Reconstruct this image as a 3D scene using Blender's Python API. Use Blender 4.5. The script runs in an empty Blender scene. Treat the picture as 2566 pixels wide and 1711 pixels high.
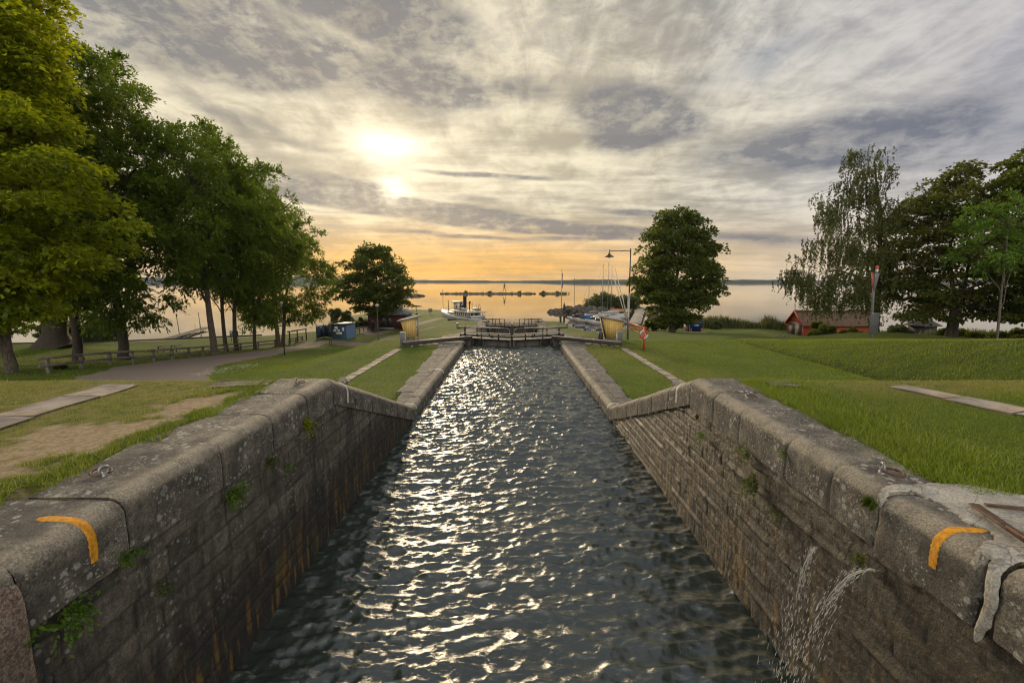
import bpy, math, random
import numpy as np
from math import radians as R, sin, cos, pi, atan, atan2, sqrt, tan
from mathutils import Vector, Matrix

S = bpy.context.scene
COL = S.collection
# ------------------------------------------------------------------ camera
F = 1140.4                       # focal length in photo pixels (16 mm on 36 mm)
H = 4.86                         # eye above the water of the chamber (z = 0)
PT = atan((855.5 - 704) / F)
cam_d = bpy.data.cameras.new('camera'); cam = bpy.data.objects.new('camera', cam_d); COL.objects.link(cam)
cam.location = (0, 0, H); cam.rotation_euler = (pi / 2 - PT, 0, 0)
cam_d.lens = 16.0; cam_d.sensor_width = 36.0; cam_d.clip_start = 0.05; cam_d.clip_end = 30000
S.camera = cam
S.cycles.filter_width = 1.15

def ray(px, py):
    u = (px - 1283) / F; v = (855.5 - py) / F
    return np.array((u, cos(PT) + v * sin(PT), -sin(PT) + v * cos(PT)))
def on_z(px, py, z):
    r = ray(px, py); t = (z - H) / r[2]; return (r[0] * t, r[1] * t, z)
def at(px, py, Y):
    r = ray(px, py); t = Y / r[1]; return (r[0] * t, Y, H + r[2] * t)
def xat(px, Y, py=780):
    return at(px, py, Y)[0]

# ------------------------------------------------------------------ view, world, sun
S.view_settings.view_transform = 'Standard'; S.view_settings.look = 'None'
S.view_settings.gamma = 1.0; S.view_settings.exposure = 0.16
SUN_AZ, SUN_EL = R(-14.8), R(14.0)

W = bpy.data.worlds.new('World'); S.world = W; W.use_nodes = True
nt = W.node_tree; nt.nodes.clear()
class NG:
    def __init__(s, nt): s.nt = nt
    def new(s, t): return s.nt.nodes.new(t)
    def put(s, sock, v):
        if isinstance(v, bpy.types.NodeSocket): s.nt.links.new(v, sock)
        elif v is not None: sock.default_value = v
    def m(s, op, a, b=None, c=None, clamp=False):
        n = s.new('ShaderNodeMath'); n.operation = op; n.use_clamp = clamp
        s.put(n.inputs[0], a); s.put(n.inputs[1], b)
        if c is not None: s.put(n.inputs[2], c)
        return n.outputs[0]
    def v(s, op, a, b=None, c=None):
        n = s.new('ShaderNodeVectorMath'); n.operation = op
        s.put(n.inputs[0], a); s.put(n.inputs[1], b)
        if c is not None:
            s.put(n.inputs['Scale'] if op == 'SCALE' else n.inputs[2], c)
        return n.outputs['Value'] if op in ('DOT_PRODUCT', 'LENGTH') else n.outputs['Vector']
    def mix(s, f, a, b, mode='MIX'):
        n = s.new('ShaderNodeMix'); n.data_type = 'RGBA'; n.blend_type = mode
        s.put(n.inputs[0], f)
        for k, val in ((6, a), (7, b)):
            if isinstance(val, tuple) and len(val) == 3: val = (*val, 1)
            s.put(n.inputs[k], val)
        return n.outputs[2]
    def noise(s, vec, scale, detail=4, rough=.5, dist=0.0, color=False):
        n = s.new('ShaderNodeTexNoise'); s.put(n.inputs['Vector'], vec)
        n.inputs['Scale'].default_value = scale; n.inputs['Detail'].default_value = detail
        n.inputs['Roughness'].default_value = rough; n.inputs['Distortion'].default_value = dist
        return n.outputs['Color' if color else 'Fac']
    def vor(s, vec, scale, feature='F1', out='Distance', rnd=1.0):
        n = s.new('ShaderNodeTexVoronoi'); n.feature = feature; s.put(n.inputs['Vector'], vec)
        n.inputs['Scale'].default_value = scale; n.inputs['Randomness'].default_value = rnd
        return n.outputs[out]
    def maprange(s, x, a, b, c=0.0, d=1.0, smooth=True):
        n = s.new('ShaderNodeMapRange'); n.interpolation_type = 'SMOOTHSTEP' if smooth else 'LINEAR'
        s.put(n.inputs[0], x); n.inputs[1].default_value = a; n.inputs[2].default_value = b
        n.inputs[3].default_value = c; n.inputs[4].default_value = d
        return n.outputs[0]
    def mapping(s, vec, loc=(0,0,0), rot=(0,0,0), scale=(1,1,1), typ='POINT'):
        n = s.new('ShaderNodeMapping'); n.vector_type = typ; s.put(n.inputs[0], vec)
        n.inputs[1].default_value = loc; n.inputs[2].default_value = rot; n.inputs[3].default_value = scale
        return n.outputs[0]
    def sep(s, vec):
        n = s.new('ShaderNodeSeparateXYZ'); s.put(n.inputs[0], vec); return n.outputs
    def comb(s, x, y, z=0.0):
        n = s.new('ShaderNodeCombineXYZ'); s.put(n.inputs[0], x); s.put(n.inputs[1], y); s.put(n.inputs[2], z)
        return n.outputs[0]

def build_world():
    g = NG(nt)
    tc = g.new('ShaderNodeTexCoord').outputs['Generated']
    d = g.v('NORMALIZE', tc)
    x, y, z = g.sep(d)
    zc = g.m('MAXIMUM', z, 0.0)
    az = g.m('MULTIPLY', g.m('ARCTAN2', x, y), 180 / pi)
    el = g.m('MULTIPLY', g.m('ARCSINE', zc), 180 / pi)
    P = g.comb(az, el, 0.0)
    den = g.m('ADD', zc, 0.10)
    Q = g.comb(g.m('DIVIDE', x, den), g.m('DIVIDE', y, den), 0.0)      # cloud layer seen from below
    warp = g.v('SUBTRACT', g.noise(Q, 1.7, 6, .6, .4, color=True), (.5, .5, .5))
    warp2 = g.v('SUBTRACT', g.noise(g.mapping(P, scale=(.10, .22, 1)), 1.0, 5, .6, .3, color=True), (.5, .5, .5))
    Pw = g.v('ADD', P, g.v('ADD', g.v('MULTIPLY', warp, (9, 4.5, 0)), g.v('MULTIPLY', warp2, (6, 2.6, 0))))
    sd = Vector((sin(SUN_AZ) * cos(SUN_EL), cos(SUN_AZ) * cos(SUN_EL), sin(SUN_EL)))
    dot = g.v('DOT_PRODUCT', d, tuple(sd))
    ang = g.m('MULTIPLY', g.m('ARCCOSINE', g.m('MINIMUM', dot, 1.0)), 180 / pi)
    # streaky veil of high cloud
    st = g.noise(g.mapping(Q, rot=(0, 0, R(12)), scale=(.32, 1.15, 1)), 1.6, 9, .62, .6)
    st2 = g.noise(g.mapping(Q, rot=(0, 0, R(-14)), scale=(2.3, .50, 1)), 1.5, 9, .62, .8)
    mott = g.noise(g.mapping(P, scale=(.16, .30, 1)), 1.6, 8, .62, .5)
    fine = g.noise(g.mapping(P, scale=(.30, .62, 1)), 2.0, 6, .66, .3)
    fan = g.maprange(el, 9, 26); low = g.noise(g.mapping(P, rot=(0, 0, R(4)), scale=(.045, .33, 1)), 1.0, 8, .62, .5)
    st2 = g.m('ADD', g.m('MULTIPLY', st2, fan), g.m('MULTIPLY', low, g.m('SUBTRACT', 1.0, fan)))
    veil = g.m('ADD', g.m('MULTIPLY', st, .30), g.m('ADD', g.m('MULTIPLY', st2, .42), g.m('MULTIPLY', mott, .28)))
    vf = g.maprange(veil, .40, .60)
    lav = g.mix(vf, (.19, .22, .29), (.545, .57, .62))
    lavr = g.mix(vf, (.30, .31, .375), (.50, .49, .53))
    lav = g.mix(g.maprange(az, 20, 45), lav, lavr)
    cream = g.mix(vf, (.43, .375, .275), (.88, .78, .56))
    near = g.maprange(g.v('LENGTH', g.v('MULTIPLY', g.v('SUBTRACT', Pw, (math.degrees(SUN_AZ), 14, 0)), (.66, 1.25, 0))), 50, 12)
    base = g.mix(near, lav, cream)
    # warm band on the horizon
    hz = g.maprange(el, 9.5, 1.0)
    hzaz = g.maprange(g.m('ABSOLUTE', g.m('SUBTRACT', az, -8.0)), 52, 6)
    hw = g.m('MULTIPLY', hz, g.m('ADD', .62, g.m('MULTIPLY', hzaz, .38)))
    warmc = g.mix(hzaz, (.70, .56, .37), g.mix(vf, (.62, .36, .115), (1.0, .51, .10)))
    base = g.mix(hw, base, warmc)
    # thin darker bars low over the lake
    bars = g.noise(g.mapping(P, scale=(.05, 1.05, 1)), 1.5, 6, .55, .5)
    bw = g.m('MULTIPLY', g.maprange(bars, .52, .68), g.m('MULTIPLY', g.maprange(el, 12, 8), g.maprange(el, 1.0, 3.0)))
    base = g.mix(g.m('MULTIPLY', bw, .50), base, (.36, .33, .29))
    # individual dark clouds : (photo px, py, half length px, half height px, tilt, weight)
    def gauss(px, py, hl, hh, tilt, vec=None):
        r = ray(px, py); r = r / np.linalg.norm(r)
        a0 = math.degrees(atan2(r[0], r[1])); e0 = math.degrees(math.asin(r[2]))
        k = math.degrees(1 / F)
        m = g.mapping(vec if vec is not None else Pw, loc=(a0, e0, 0), rot=(0, 0, R(tilt)), scale=(hl * k, hh * k, 1), typ='TEXTURE')
        q = g.v('DOT_PRODUCT', g.v('MULTIPLY', m, (1, 1, 0)), g.v('MULTIPLY', m, (1, 1, 0)))
        return g.m('EXPONENT', g.m('MULTIPLY', q, -1.0))
    Ps = g.v('ADD', P, g.v('MULTIPLY', warp2, (4.0, 1.2, 0)))
    darks = [(1590, 288, 150, 62, -6, .95, Pw), (1700, 250, 190, 60, 22, .30, Pw), (2120, 350, 260, 62, -2, .70, Pw), (1900, 395, 180, 40, -4, .40, Pw),
             (1070, 205, 170, 62, -10, .75, Pw), (850, 160, 160, 48, -6, .62, Pw), (610, 135, 200, 55, -8, .66, Pw),
             (480, 60, 300, 95, 0, .62, Pw), (950, 40, 280, 62, -6, .60, Pw), (1300, 230, 120, 40, -10, .40, Pw), (520, 270, 190, 28, -30, .35, Pw), (700, 330, 200, 22, -14, .30, Pw),
             (1060, 528, 340, 23, -6, 1.3, Ps), (1360, 568, 280, 17, -5, 1.0, Ps), (850, 468, 140, 26, -5, .75, Ps),
             (1230, 441, 190, 8, -2.5, .60, Ps), (1150, 592, 210, 7, -3, .55, Ps), (1500, 598, 230, 8, -1, .5, Ps),
             (1600, 532, 130, 10, -4, .60, Ps), (1180, 500, 110, 10, -4, .35, Ps), (1900, 600, 210, 16, -5, .40, Ps), (2320, 560, 200, 30, 0, .20, Pw)]
    acc = None
    for (px, py, hl, hh, t, w, vec) in darks:
        q = g.m('MULTIPLY', gauss(px, py, hl, hh, t, vec), w)
        acc = q if acc is None else g.m('MAXIMUM', acc, q)
    tex = g.m('ADD', .34, g.m('MULTIPLY', g.maprange(g.m('ADD', g.m('MULTIPLY', veil, -.55), g.m('MULTIPLY', g.m('ADD', mott, g.m('MULTIPLY', fine, .5)), .75)), .10, .42), .85))
    dk = g.m('MULTIPLY', g.maprange(acc, .10, .50), tex, clamp=True)
    base = g.mix(g.m('MULTIPLY', dk, .88), base, g.mix(near, (.105, .130, .190), (.185, .180, .190)))
    # rippled small altocumulus overhead
    alto = g.m('MULTIPLY', g.maprange(fine, .47, .62), g.maprange(g.noise(Q, .9, 3, .5), .42, .60))
    base = g.mix(g.m('MULTIPLY', alto, g.m('MULTIPLY', g.maprange(el, 14, 24), .16)), base, (.17, .17, .21))
    # white puffs upper right
    puff = None
    for (px, py, hl, hh, t, w) in [(1850, 85, 90, 26, 8, .8), (1930, 120, 110, 26, 14, .9), (2010, 20, 90, 22, 0, .45), (1420, 130, 160, 60, -20, .4)]:
        q = g.m('MULTIPLY', gauss(px, py, hl, hh, t), w)
        puff = q if puff is None else g.m('MAXIMUM', puff, q)
    base = g.mix(g.m('MULTIPLY', g.m('MULTIPLY', puff, g.maprange(fine, .42, .60)), .55, clamp=True), base, (.66, .61, .57))
    # blue hole
    base = g.mix(g.m('MULTIPLY', gauss(1960, 130, 70, 40, 10), .45), base, (.20, .24, .32))
    # sun burning through
    s1 = gauss(975, 364, 76, 32, -4, Ps); s2 = gauss(985, 476, 38, 27, 0, Ps); s3 = gauss(980, 390, 300, 150, -4, Pw)
    glow = g.m('ADD', g.m('MULTIPLY', s3, .08), g.m('ADD', g.m('MULTIPLY', s1, .95), g.m('MULTIPLY', s2, .9)))
    glow = g.m('MULTIPLY', glow, g.m('SUBTRACT', 1.0, g.m('MULTIPLY', dk, .72)))
    n = g.new('ShaderNodeMix'); n.data_type = 'RGBA'; n.blend_type = 'ADD'
    nt.links.new(base, n.inputs[6]); n.inputs[0].default_value = 1
    gc = g.v('SCALE', (1.0, .90, .66), None, glow)
    nt.links.new(gc, n.inputs[7]); base = n.outputs[2]
    # unseen sky behind the camera, brightened to add fill light
    back = g.maprange(y, -.38, -.82)
    base = g.mix(g.m('MULTIPLY', back, .9), base, BACK_FILL)
    sky = g.new('ShaderNodeTexSky'); sky.sky_type = 'NISHITA'; sky.sun_disc = False
    sky.sun_elevation = SUN_EL; sky.sun_rotation = SUN_AZ; sky.air_density = 1.2; sky.dust_density = 2.0
    b1 = g.new('ShaderNodeBackground'); nt.links.new(sky.outputs[0], b1.inputs[0]); b1.inputs[1].default_value = .06
    b2 = g.new('ShaderNodeBackground'); nt.links.new(base, b2.inputs[0]); b2.inputs[1].default_value = 1.0
    mx = g.new('ShaderNodeMixShader'); mx.inputs[0].default_value = .95
    nt.links.new(b1.outputs[0], mx.inputs[1]); nt.links.new(b2.outputs[0], mx.inputs[2])
    out = g.new('ShaderNodeOutputWorld'); nt.links.new(mx.outputs[0], out.inputs[0])
    W.cycles.sampling_method = 'MANUAL'; W.cycles.sample_map_resolution = 1024
BACK_FILL = (2.7, 2.5, 2.1)
build_world()

sun_d = bpy.data.lights.new('sun', 'SUN'); sun = bpy.data.objects.new('sun', sun_d); COL.objects.link(sun)
sun_d.energy = 2.6; sun_d.angle = R(16); sun_d.color = (1.0, .78, .50)
sun.rotation_euler = (pi / 2 - SUN_EL, 0, pi - SUN_AZ)
sun.location = (-20, 60, 30)

# ------------------------------------------------------------------ noise
rng = np.random.default_rng(7); random.seed(7)
_T = rng.random((256, 256))
def vnoise(x, y):
    x = np.asarray(x, float); y = np.asarray(y, float)
    xi = np.floor(x).astype(int); yi = np.floor(y).astype(int); fx = x - xi; fy = y - yi
    fx = fx * fx * (3 - 2 * fx); fy = fy * fy * (3 - 2 * fy)
    a = _T[xi & 255, yi & 255]; b = _T[(xi + 1) & 255, yi & 255]; c = _T[xi & 255, (yi + 1) & 255]; d = _T[(xi + 1) & 255, (yi + 1) & 255]
    return (a * (1 - fx) + b * fx) * (1 - fy) + (c * (1 - fx) + d * fx) * fy
def fbm(x, y, o=4, g=.5):
    s = 0; a = 1; t = 0
    for i in range(o):
        s = s + a * vnoise(x * 2 ** i + 17.3 * i, y * 2 ** i + 5.1 * i); t += a; a *= g
    return s / t
def sm(a, b, x):
    t = np.clip((np.asarray(x, float) - a) / (b - a), 0, 1); return t * t * (3 - 2 * t)

# ------------------------------------------------------------------ object helpers
def tag(o, label=None, cat=None, group=None, kind=None):
    if label: o['label'] = label
    if cat: o['category'] = cat
    if group: o['group'] = group
    if kind: o['kind'] = kind
    return o
def thing(name, label, cat, loc=(0, 0, 0), rz=0, group=None):
    o = bpy.data.objects.new(name, None); COL.objects.link(o); o.location = loc; o.rotation_euler = (0, 0, rz)
    o.empty_display_size = .2
    return tag(o, label, cat, group)
def mesh_np(name, V, Fs, mat, parent=None, smooth=False, loc=None):
    """Fs: (n,k) int array or list of such arrays"""
    V = np.asarray(V, float)
    if not isinstance(Fs, list): Fs = [Fs]
    Fs = [np.asarray(f, np.int32) for f in Fs if len(f)]
    me = bpy.data.meshes.new(name)
    me.vertices.add(len(V)); me.vertices.foreach_set('co', V.astype(np.float32).ravel())
    nl = sum(f.size for f in Fs); npoly = sum(len(f) for f in Fs)
    me.loops.add(nl); me.polygons.add(npoly)
    me.loops.foreach_set('vertex_index', np.concatenate([f.ravel() for f in Fs]).astype(np.int32))
    tot = np.concatenate([np.full(len(f), f.shape[1]) for f in Fs]); st = np.concatenate([[0], np.cumsum(tot)[:-1]])
    me.polygons.foreach_set('loop_start', st.astype(np.int32))
    me.update(calc_edges=True)
    if smooth: me.polygons.foreach_set('use_smooth', np.ones(npoly, bool))
    if mat: me.materials.append(mat)
    o = bpy.data.objects.new(name, me); COL.objects.link(o)
    if loc is not None: o.location = loc
    if parent: o.parent = parent
    return o
def attr(o, name, arr):
    a = o.data.attributes.new(name, 'FLOAT', 'POINT'); a.data.foreach_set('value', np.asarray(arr, np.float32).ravel())
def acol(o, name, arr):
    a = o.data.attributes.new(name, 'FLOAT_COLOR', 'POINT'); arr = np.asarray(arr, np.float32)
    a.data.foreach_set('color', np.concatenate([arr, np.ones((len(arr), 1), np.float32)], 1).ravel())
class MB:
    def __init__(s): s.V = []; s.F = {}; s.n = 0
    def add(s, V, F):
        V = np.asarray(V, float).reshape(-1, 3)
        for f in F: s.F.setdefault(len(f), []).append([i + s.n for i in f])
        s.V.append(V); s.n += len(V); return s
    def box(s, x0, x1, y0, y1, z0, z1, rz=0, o=(0, 0)):
        V = np.array([(x, y, z) for z in (z0, z1) for x, y in ((x0, y0), (x1, y0), (x1, y1), (x0, y1))], float)
        if rz:
            c, sn = cos(rz), sin(rz); X = V[:, 0] - o[0]; Y = V[:, 1] - o[1]
            V[:, 0] = o[0] + X * c - Y * sn; V[:, 1] = o[1] + X * sn + Y * c
        return s.add(V, [(0, 3, 2, 1), (4, 5, 6, 7), (0, 1, 5, 4), (1, 2, 6, 5), (2, 3, 7, 6), (3, 0, 4, 7)])
    def bar(s, a, b, w, h, up=(0, 0, 1)):
        a = Vector(a); b = Vector(b); d = (b - a).normalized(); u = Vector(up)
        sd = d.cross(u)
        if sd.length < 1e-4: sd = d.cross(Vector((1, 0, 0)))
        sd.normalize(); u = sd.cross(d).normalized()
        V = [p + sd * (i * w / 2) + u * (j * h / 2) for p in (a, b) for i, j in ((-1, -1), (1, -1), (1, 1), (-1, 1))]
        return s.add([tuple(v) for v in V], [(0, 1, 2, 3), (7, 6, 5, 4), (0, 4, 5, 1), (1, 5, 6, 2), (2, 6, 7, 3), (3, 7, 4, 0)])
    def tube(s, pts, rad, n=8, cap=True):
        pts = [Vector(p) for p in pts]; rad = rad if isinstance(rad, (list, tuple)) else [rad] * len(pts)
        V = []; u = None
        for i, p in enumerate(pts):
            d = (pts[min(i + 1, len(pts) - 1)] - pts[max(i - 1, 0)])
            if d.length < 1e-9: d = Vector((0, 0, 1))
            d.normalize()
            if u is None: u = d.orthogonal().normalized()
            u = (u - d * u.dot(d))
            if u.length < 1e-6: u = d.orthogonal()
            u.normalize(); w = d.cross(u)
            for k in range(n):
                t = 2 * pi * k / n; V.append(tuple(p + (u * cos(t) + w * sin(t)) * rad[i]))
        Fq = [(i * n + k, i * n + (k + 1) % n, (i + 1) * n + (k + 1) % n, (i + 1) * n + k) for i in range(len(pts) - 1) for k in range(n)]
        if cap: Fq += [tuple(range(n))[::-1], tuple((len(pts) - 1) * n + k for k in range(n))]
        return s.add(V, Fq)
    def lathe(s, prof, o=(0, 0, 0), n=16, rz=0, sx=1, sy=1):
        V = [(o[0] + r * sx * cos(2 * pi * k / n + rz), o[1] + r * sy * sin(2 * pi * k / n + rz), o[2] + z) for r, z in prof for k in range(n)]
        Fq = [(i * n + k, i * n + (k + 1) % n, (i + 1) * n + (k + 1) % n, (i + 1) * n + k) for i in range(len(prof) - 1) for k in range(n)]
        Fq += [tuple(range(n))[::-1], tuple((len(prof) - 1) * n + k for k in range(n))]
        return s.add(V, Fq)
    def prism(s, poly, y0, y1):      # poly in x,z extruded in y
        n = len(poly); V = [(x, y0, z) for x, z in poly] + [(x, y1, z) for x, z in poly]
        return s.add(V, [tuple(range(n)), tuple(range(2 * n - 1, n - 1, -1))] + [(i, i + n, (i + 1) % n + n, (i + 1) % n) for i in range(n)])
    def torus(s, c, r, t, axis='z', n=20, m=8, tilt=None):
        V = []
        for i in range(n):
            a = 2 * pi * i / n
            for j in range(m):
                b = 2 * pi * j / m; q = (r + t * cos(b)); p = Vector((q * cos(a), q * sin(a), t * sin(b)))
                if axis == 'y': p = Vector((p.x, p.z, p.y))
                if axis == 'x': p = Vector((p.z, p.x, p.y))
                if tilt is not None: p = tilt @ p
                V.append((c[0] + p.x, c[1] + p.y, c[2] + p.z))
        return s.add(V, [(i * m + j, ((i + 1) % n) * m + j, ((i + 1) % n) * m + (j + 1) % m, i * m + (j + 1) % m) for i in range(n) for j in range(m)])
    def build(s, name, mat, parent=None, smooth=False, bevel=0, origin=None):
        V = np.concatenate(s.V)
        if origin is not None: V = V - np.array(origin)
        o = mesh_np(name, V, [np.array(f) for f in s.F.values()], mat, parent, smooth)
        if origin is not None and not parent: o.location = origin
        if bevel:
            b = o.modifiers.new('bevel', 'BEVEL'); b.width = bevel; b.segments = 2; b.limit_method = 'ANGLE'
        return o
def copy_tree(o, parent=None):
    c = o.copy(); COL.objects.link(c)
    if parent: c.parent = parent
    for ch in list(o.children): copy_tree(ch, c)
    return c

# ------------------------------------------------------------------ materials
def mat(name, c1, c2=None, scale=6.0, rough=.7, bump=.0, bscale=None, metal=0, stretch=(1, 1, 1), detail=6, spec=.5, lo=.35, hi=.65, extra=None):
    m = bpy.data.materials.new(name); m.use_nodes = True; t = m.node_tree; g = NG(t)
    p = t.nodes['Principled BSDF']; p.inputs['Roughness'].default_value = rough; p.inputs['Metallic'].default_value = metal
    p.inputs['Specular IOR Level'].default_value = spec
    tc = g.new('ShaderNodeTexCoord').outputs['Object']
    v = g.mapping(tc, scale=stretch)
    nz = g.noise(v, scale, detail, .6)
    c2 = c2 or tuple(c * .7 for c in c1)
    col = g.mix(g.maprange(nz, lo, hi), c2, c1)
    if extra: col = extra(g, tc, col, p)
    t.links.new(col, p.inputs['Base Color'])
    if bump:
        b = g.new('ShaderNodeBump'); b.inputs['Strength'].default_value = min(1, bump); b.inputs['Distance'].default_value = .02
        t.links.new(g.noise(v, bscale or scale * 3, 6, .65), b.inputs['Height']); t.links.new(b.outputs[0], p.inputs['Normal'])
    return m
def leaf_mat(name, dark, light, trans, tw=.45, rough=.5):
    m = bpy.data.materials.new(name); m.use_nodes = True; t = m.node_tree; g = NG(t)
    p = t.nodes['Principled BSDF']; p.inputs['Roughness'].default_value = rough; p.inputs['Specular IOR Level'].default_value = .35
    a = g.new('ShaderNodeAttribute'); a.attribute_name = 'tone'; tn = a.outputs['Fac']
    col = g.mix(tn, dark, light); t.links.new(col, p.inputs['Base Color'])
    tr = g.new('ShaderNodeBsdfTranslucent'); t.links.new(g.mix(tn, tuple(c * .6 for c in trans), trans), tr.inputs[0])
    mx = g.new('ShaderNodeMixShader'); mx.inputs[0].default_value = tw
    t.links.new(p.outputs[0], mx.inputs[1]); t.links.new(tr.outputs[0], mx.inputs[2])
    t.links.new(mx.outputs[0], t.nodes['Material Output'].inputs[0])
    return m
def stone_extra(lichen=.5, dark=.5, worn=False):
    def f(g, tc, col, p):
        sp = g.noise(tc, 60, 4, .75); s2 = g.noise(tc, 17, 5, .7)
        col = g.mix(g.maprange(sp, .40, .60), g.mix(.55, col, (0, 0, 0)), col)
        col = g.mix(g.m('MULTIPLY', g.maprange(s2, .50, .66), .75), col, (.035, .031, .027))
        big = g.noise(tc, 1.5, 6, .68)
        col = g.mix(g.m('MULTIPLY', g.maprange(big, .46, .62), dark), col, (.030, .027, .024))
        w = g.v('ADD', tc, g.v('SCALE', g.noise(tc, 14, 3, .6, color=True), None, .06))
        vd = g.vor(w, 9.0); ms = g.noise(tc, 2.0, 3, .5)
        l = g.m('MULTIPLY', g.maprange(vd, .34, .26), g.maprange(ms, .47, .56))
        vd2 = g.vor(w, 24.0); l2 = g.m('MULTIPLY', g.maprange(vd2, .32, .22), g.maprange(g.noise(tc, 3.1, 3, .5), .46, .56))
        l = g.m('MULTIPLY', g.m('MAXIMUM', l, l2), g.maprange(sp, .35, .55, .45, 1.0))
        col = g.mix(g.m('MULTIPLY', l, lichen), col, (.37, .36, .32))
        if worn:
            nz_ = g.sep(g.new('ShaderNodeNewGeometry').outputs['Normal'])[2]; xx = g.m('ABSOLUTE', g.sep(tc)[0])
            wn = g.m('MULTIPLY', g.m('MULTIPLY', g.maprange(nz_, .15, .55), g.maprange(xx, .24, .09)), g.maprange(g.noise(tc, 4, 4, .6), .30, .60, .25, .85))
            col = g.mix(wn, col, g.mix(g.maprange(sp, .38, .62), (.18, .155, .115), (.36, .315, .23)))
        return col
    return f
M = {}
M['stone'] = mat('coping_granite', (.235, .208, .160), (.115, .100, .080), 3.5, .8, 1.0, 38, extra=stone_extra(.8, .62, True))
M['stone_top'] = mat('slab_granite', (.24, .215, .170), (.12, .108, .085), 4, .85, 1.0, 40, extra=stone_extra(.7, .45))
M['pink_stone'] = mat('pink_granite', (.34, .24, .17), (.20, .15, .115), 30, .8, .8, 60, extra=stone_extra(.3, .3))
def _mort(g, tc, col, p):
    col = g.mix(g.maprange(g.noise(tc, 50, 4, .75), .42, .60), g.mix(.35, col, (0, 0, 0)), col)
    cr = g.vor(g.v('ADD', tc, g.v('SCALE', g.noise(tc, 5, 4, .6, color=True), None, .12)), 3.2, 'DISTANCE_TO_EDGE')
    col = g.mix(g.m('MULTIPLY', g.maprange(cr, .018, .004), .55), col, (.06, .05, .04))
    return g.mix(g.m('MULTIPLY', g.maprange(g.noise(tc, 2.2, 5, .65), .50, .66), .55), col, (.13, .115, .09))
M['concrete'] = mat('pale_mortar', (.50, .47, .40), (.34, .315, .27), 4, .9, .8, 30, extra=_mort)
def _worn(g, tc, col, p):
    n = g.m('ADD', g.m('MULTIPLY', g.noise(tc, 70, 4, .8), .6), g.m('MULTIPLY', g.noise(tc, 11, 4, .7), .4))
    return g.mix(g.maprange(n, .60, .66), col, (.10, .085, .065))
M['yellow'] = mat('yellow_paint', (.78, .36, .012), (.52, .20, .008), 22, .8, .9, 70, extra=_worn)
M['whitepaint'] = mat('white_paint_mark', (.62, .60, .55), (.40, .38, .34), 14, .7, .4, 60)
M['wood_grey'] = mat('weathered_wood', (.20, .175, .14), (.085, .072, .058), 3, .85, .6, 8, stretch=(6, 6, 1.0), detail=8)
M['wood_dark'] = mat('tarred_wood', (.028, .022, .018), (.012, .010, .009), 5, .6, .4, 20)
M['wood_brown'] = mat('dark_brown_planks', (.075, .055, .038), (.035, .026, .02), 5, .8, .4, 20)
M['wood_edge'] = mat('pale_planks', (.36, .335, .285), (.19, .175, .15), 6, .65, .4, 20)
M['iron'] = mat('dark_iron', (.030, .028, .027), (.055, .036, .026), 8, .5, .3, 30, metal=.4)
M['rust'] = mat('rusty_ring', (.14, .075, .045), (.06, .04, .03), 20, .6, .5, 60, metal=.5)
M['steel'] = mat('galvanised_steel', (.30, .30, .30), (.18, .18, .18), 8, .45, .2, 30, metal=.6)
M['white'] = mat('white_boat_paint', (.44, .44, .43), (.30, .30, .30), 3, .45)
M['offwhite'] = mat('cream_paint', (.50, .46, .37), (.36, .33, .27), 2, .5)
M['black'] = mat('black_paint', (.016, .015, .015), (.03, .026, .024), 4, .5)
M['glass'] = mat('dark_glass', (.02, .025, .03), (.03, .035, .04), 2, .08)
M['blue'] = mat('blue_boards', (.045, .095, .165), (.025, .055, .10), 4, .7, .3, 20, stretch=(1, 1, .3))
M['bluevan'] = mat('blue_sheet', (.012, .045, .19), (.010, .035, .14), 2, .35)
M['bluecover'] = mat('blue_tarp', (.02, .10, .30), (.012, .06, .19), 3, .6)
M['red'] = mat('red_paint', (.45, .035, .022), (.28, .025, .018), 4, .5)
M['orange'] = mat('orange_plastic', (.75, .18, .03), (.5, .12, .03), 4, .5)
M['redwood'] = mat('red_boards', (.42, .068, .026), (.24, .040, .018), 5, .8, .4, 20)
M['darkred'] = mat('maroon_boards', (.085, .018, .012), (.04, .010, .008), 5, .8, .4, 20)
M['tin'] = mat('sheet_metal_roof', (.24, .25, .27), (.17, .175, .19), 2, .4, .1, 10, metal=.3)
M['felt'] = mat('roofing_felt', (.27, .27, .27), (.17, .17, .165), 4, .7, .3, 20)
M['sign'] = mat('sign_grey', (.055, .058, .062), (.035, .037, .040), 4, .6)
M['paper'] = mat('white_paper', (.60, .62, .62), (.48, .50, .5), 5, .7)
M['rock'] = mat('breakwater_rock', (.11, .095, .082), (.04, .036, .032), 3, .85, .6, 12)
M['gravel'] = mat('gravel', (.235, .185, .150), (.13, .100, .082), 26, .95, .9, 60, detail=4)
M['barkD'] = mat('bark', (.062, .048, .036), (.022, .018, .014), 5, .9, 1, 14, stretch=(4, 4, .8))
M['barkL'] = mat('pale_bark', (.13, .105, .08), (.05, .040, .032), 5, .9, .8, 14, stretch=(3, 3, 1))
M['hill'] = mat('far_forest', (.028, .045, .040), (.018, .030, .028), .02, .95)
M['bronze'] = mat('verdigris_bronze', (.10, .085, .045), (.05, .045, .03), 3, .6, metal=.3)
M['soil'] = mat('lake_bed', (.05, .045, .035), (.03, .028, .022), 2, .9)

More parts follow.
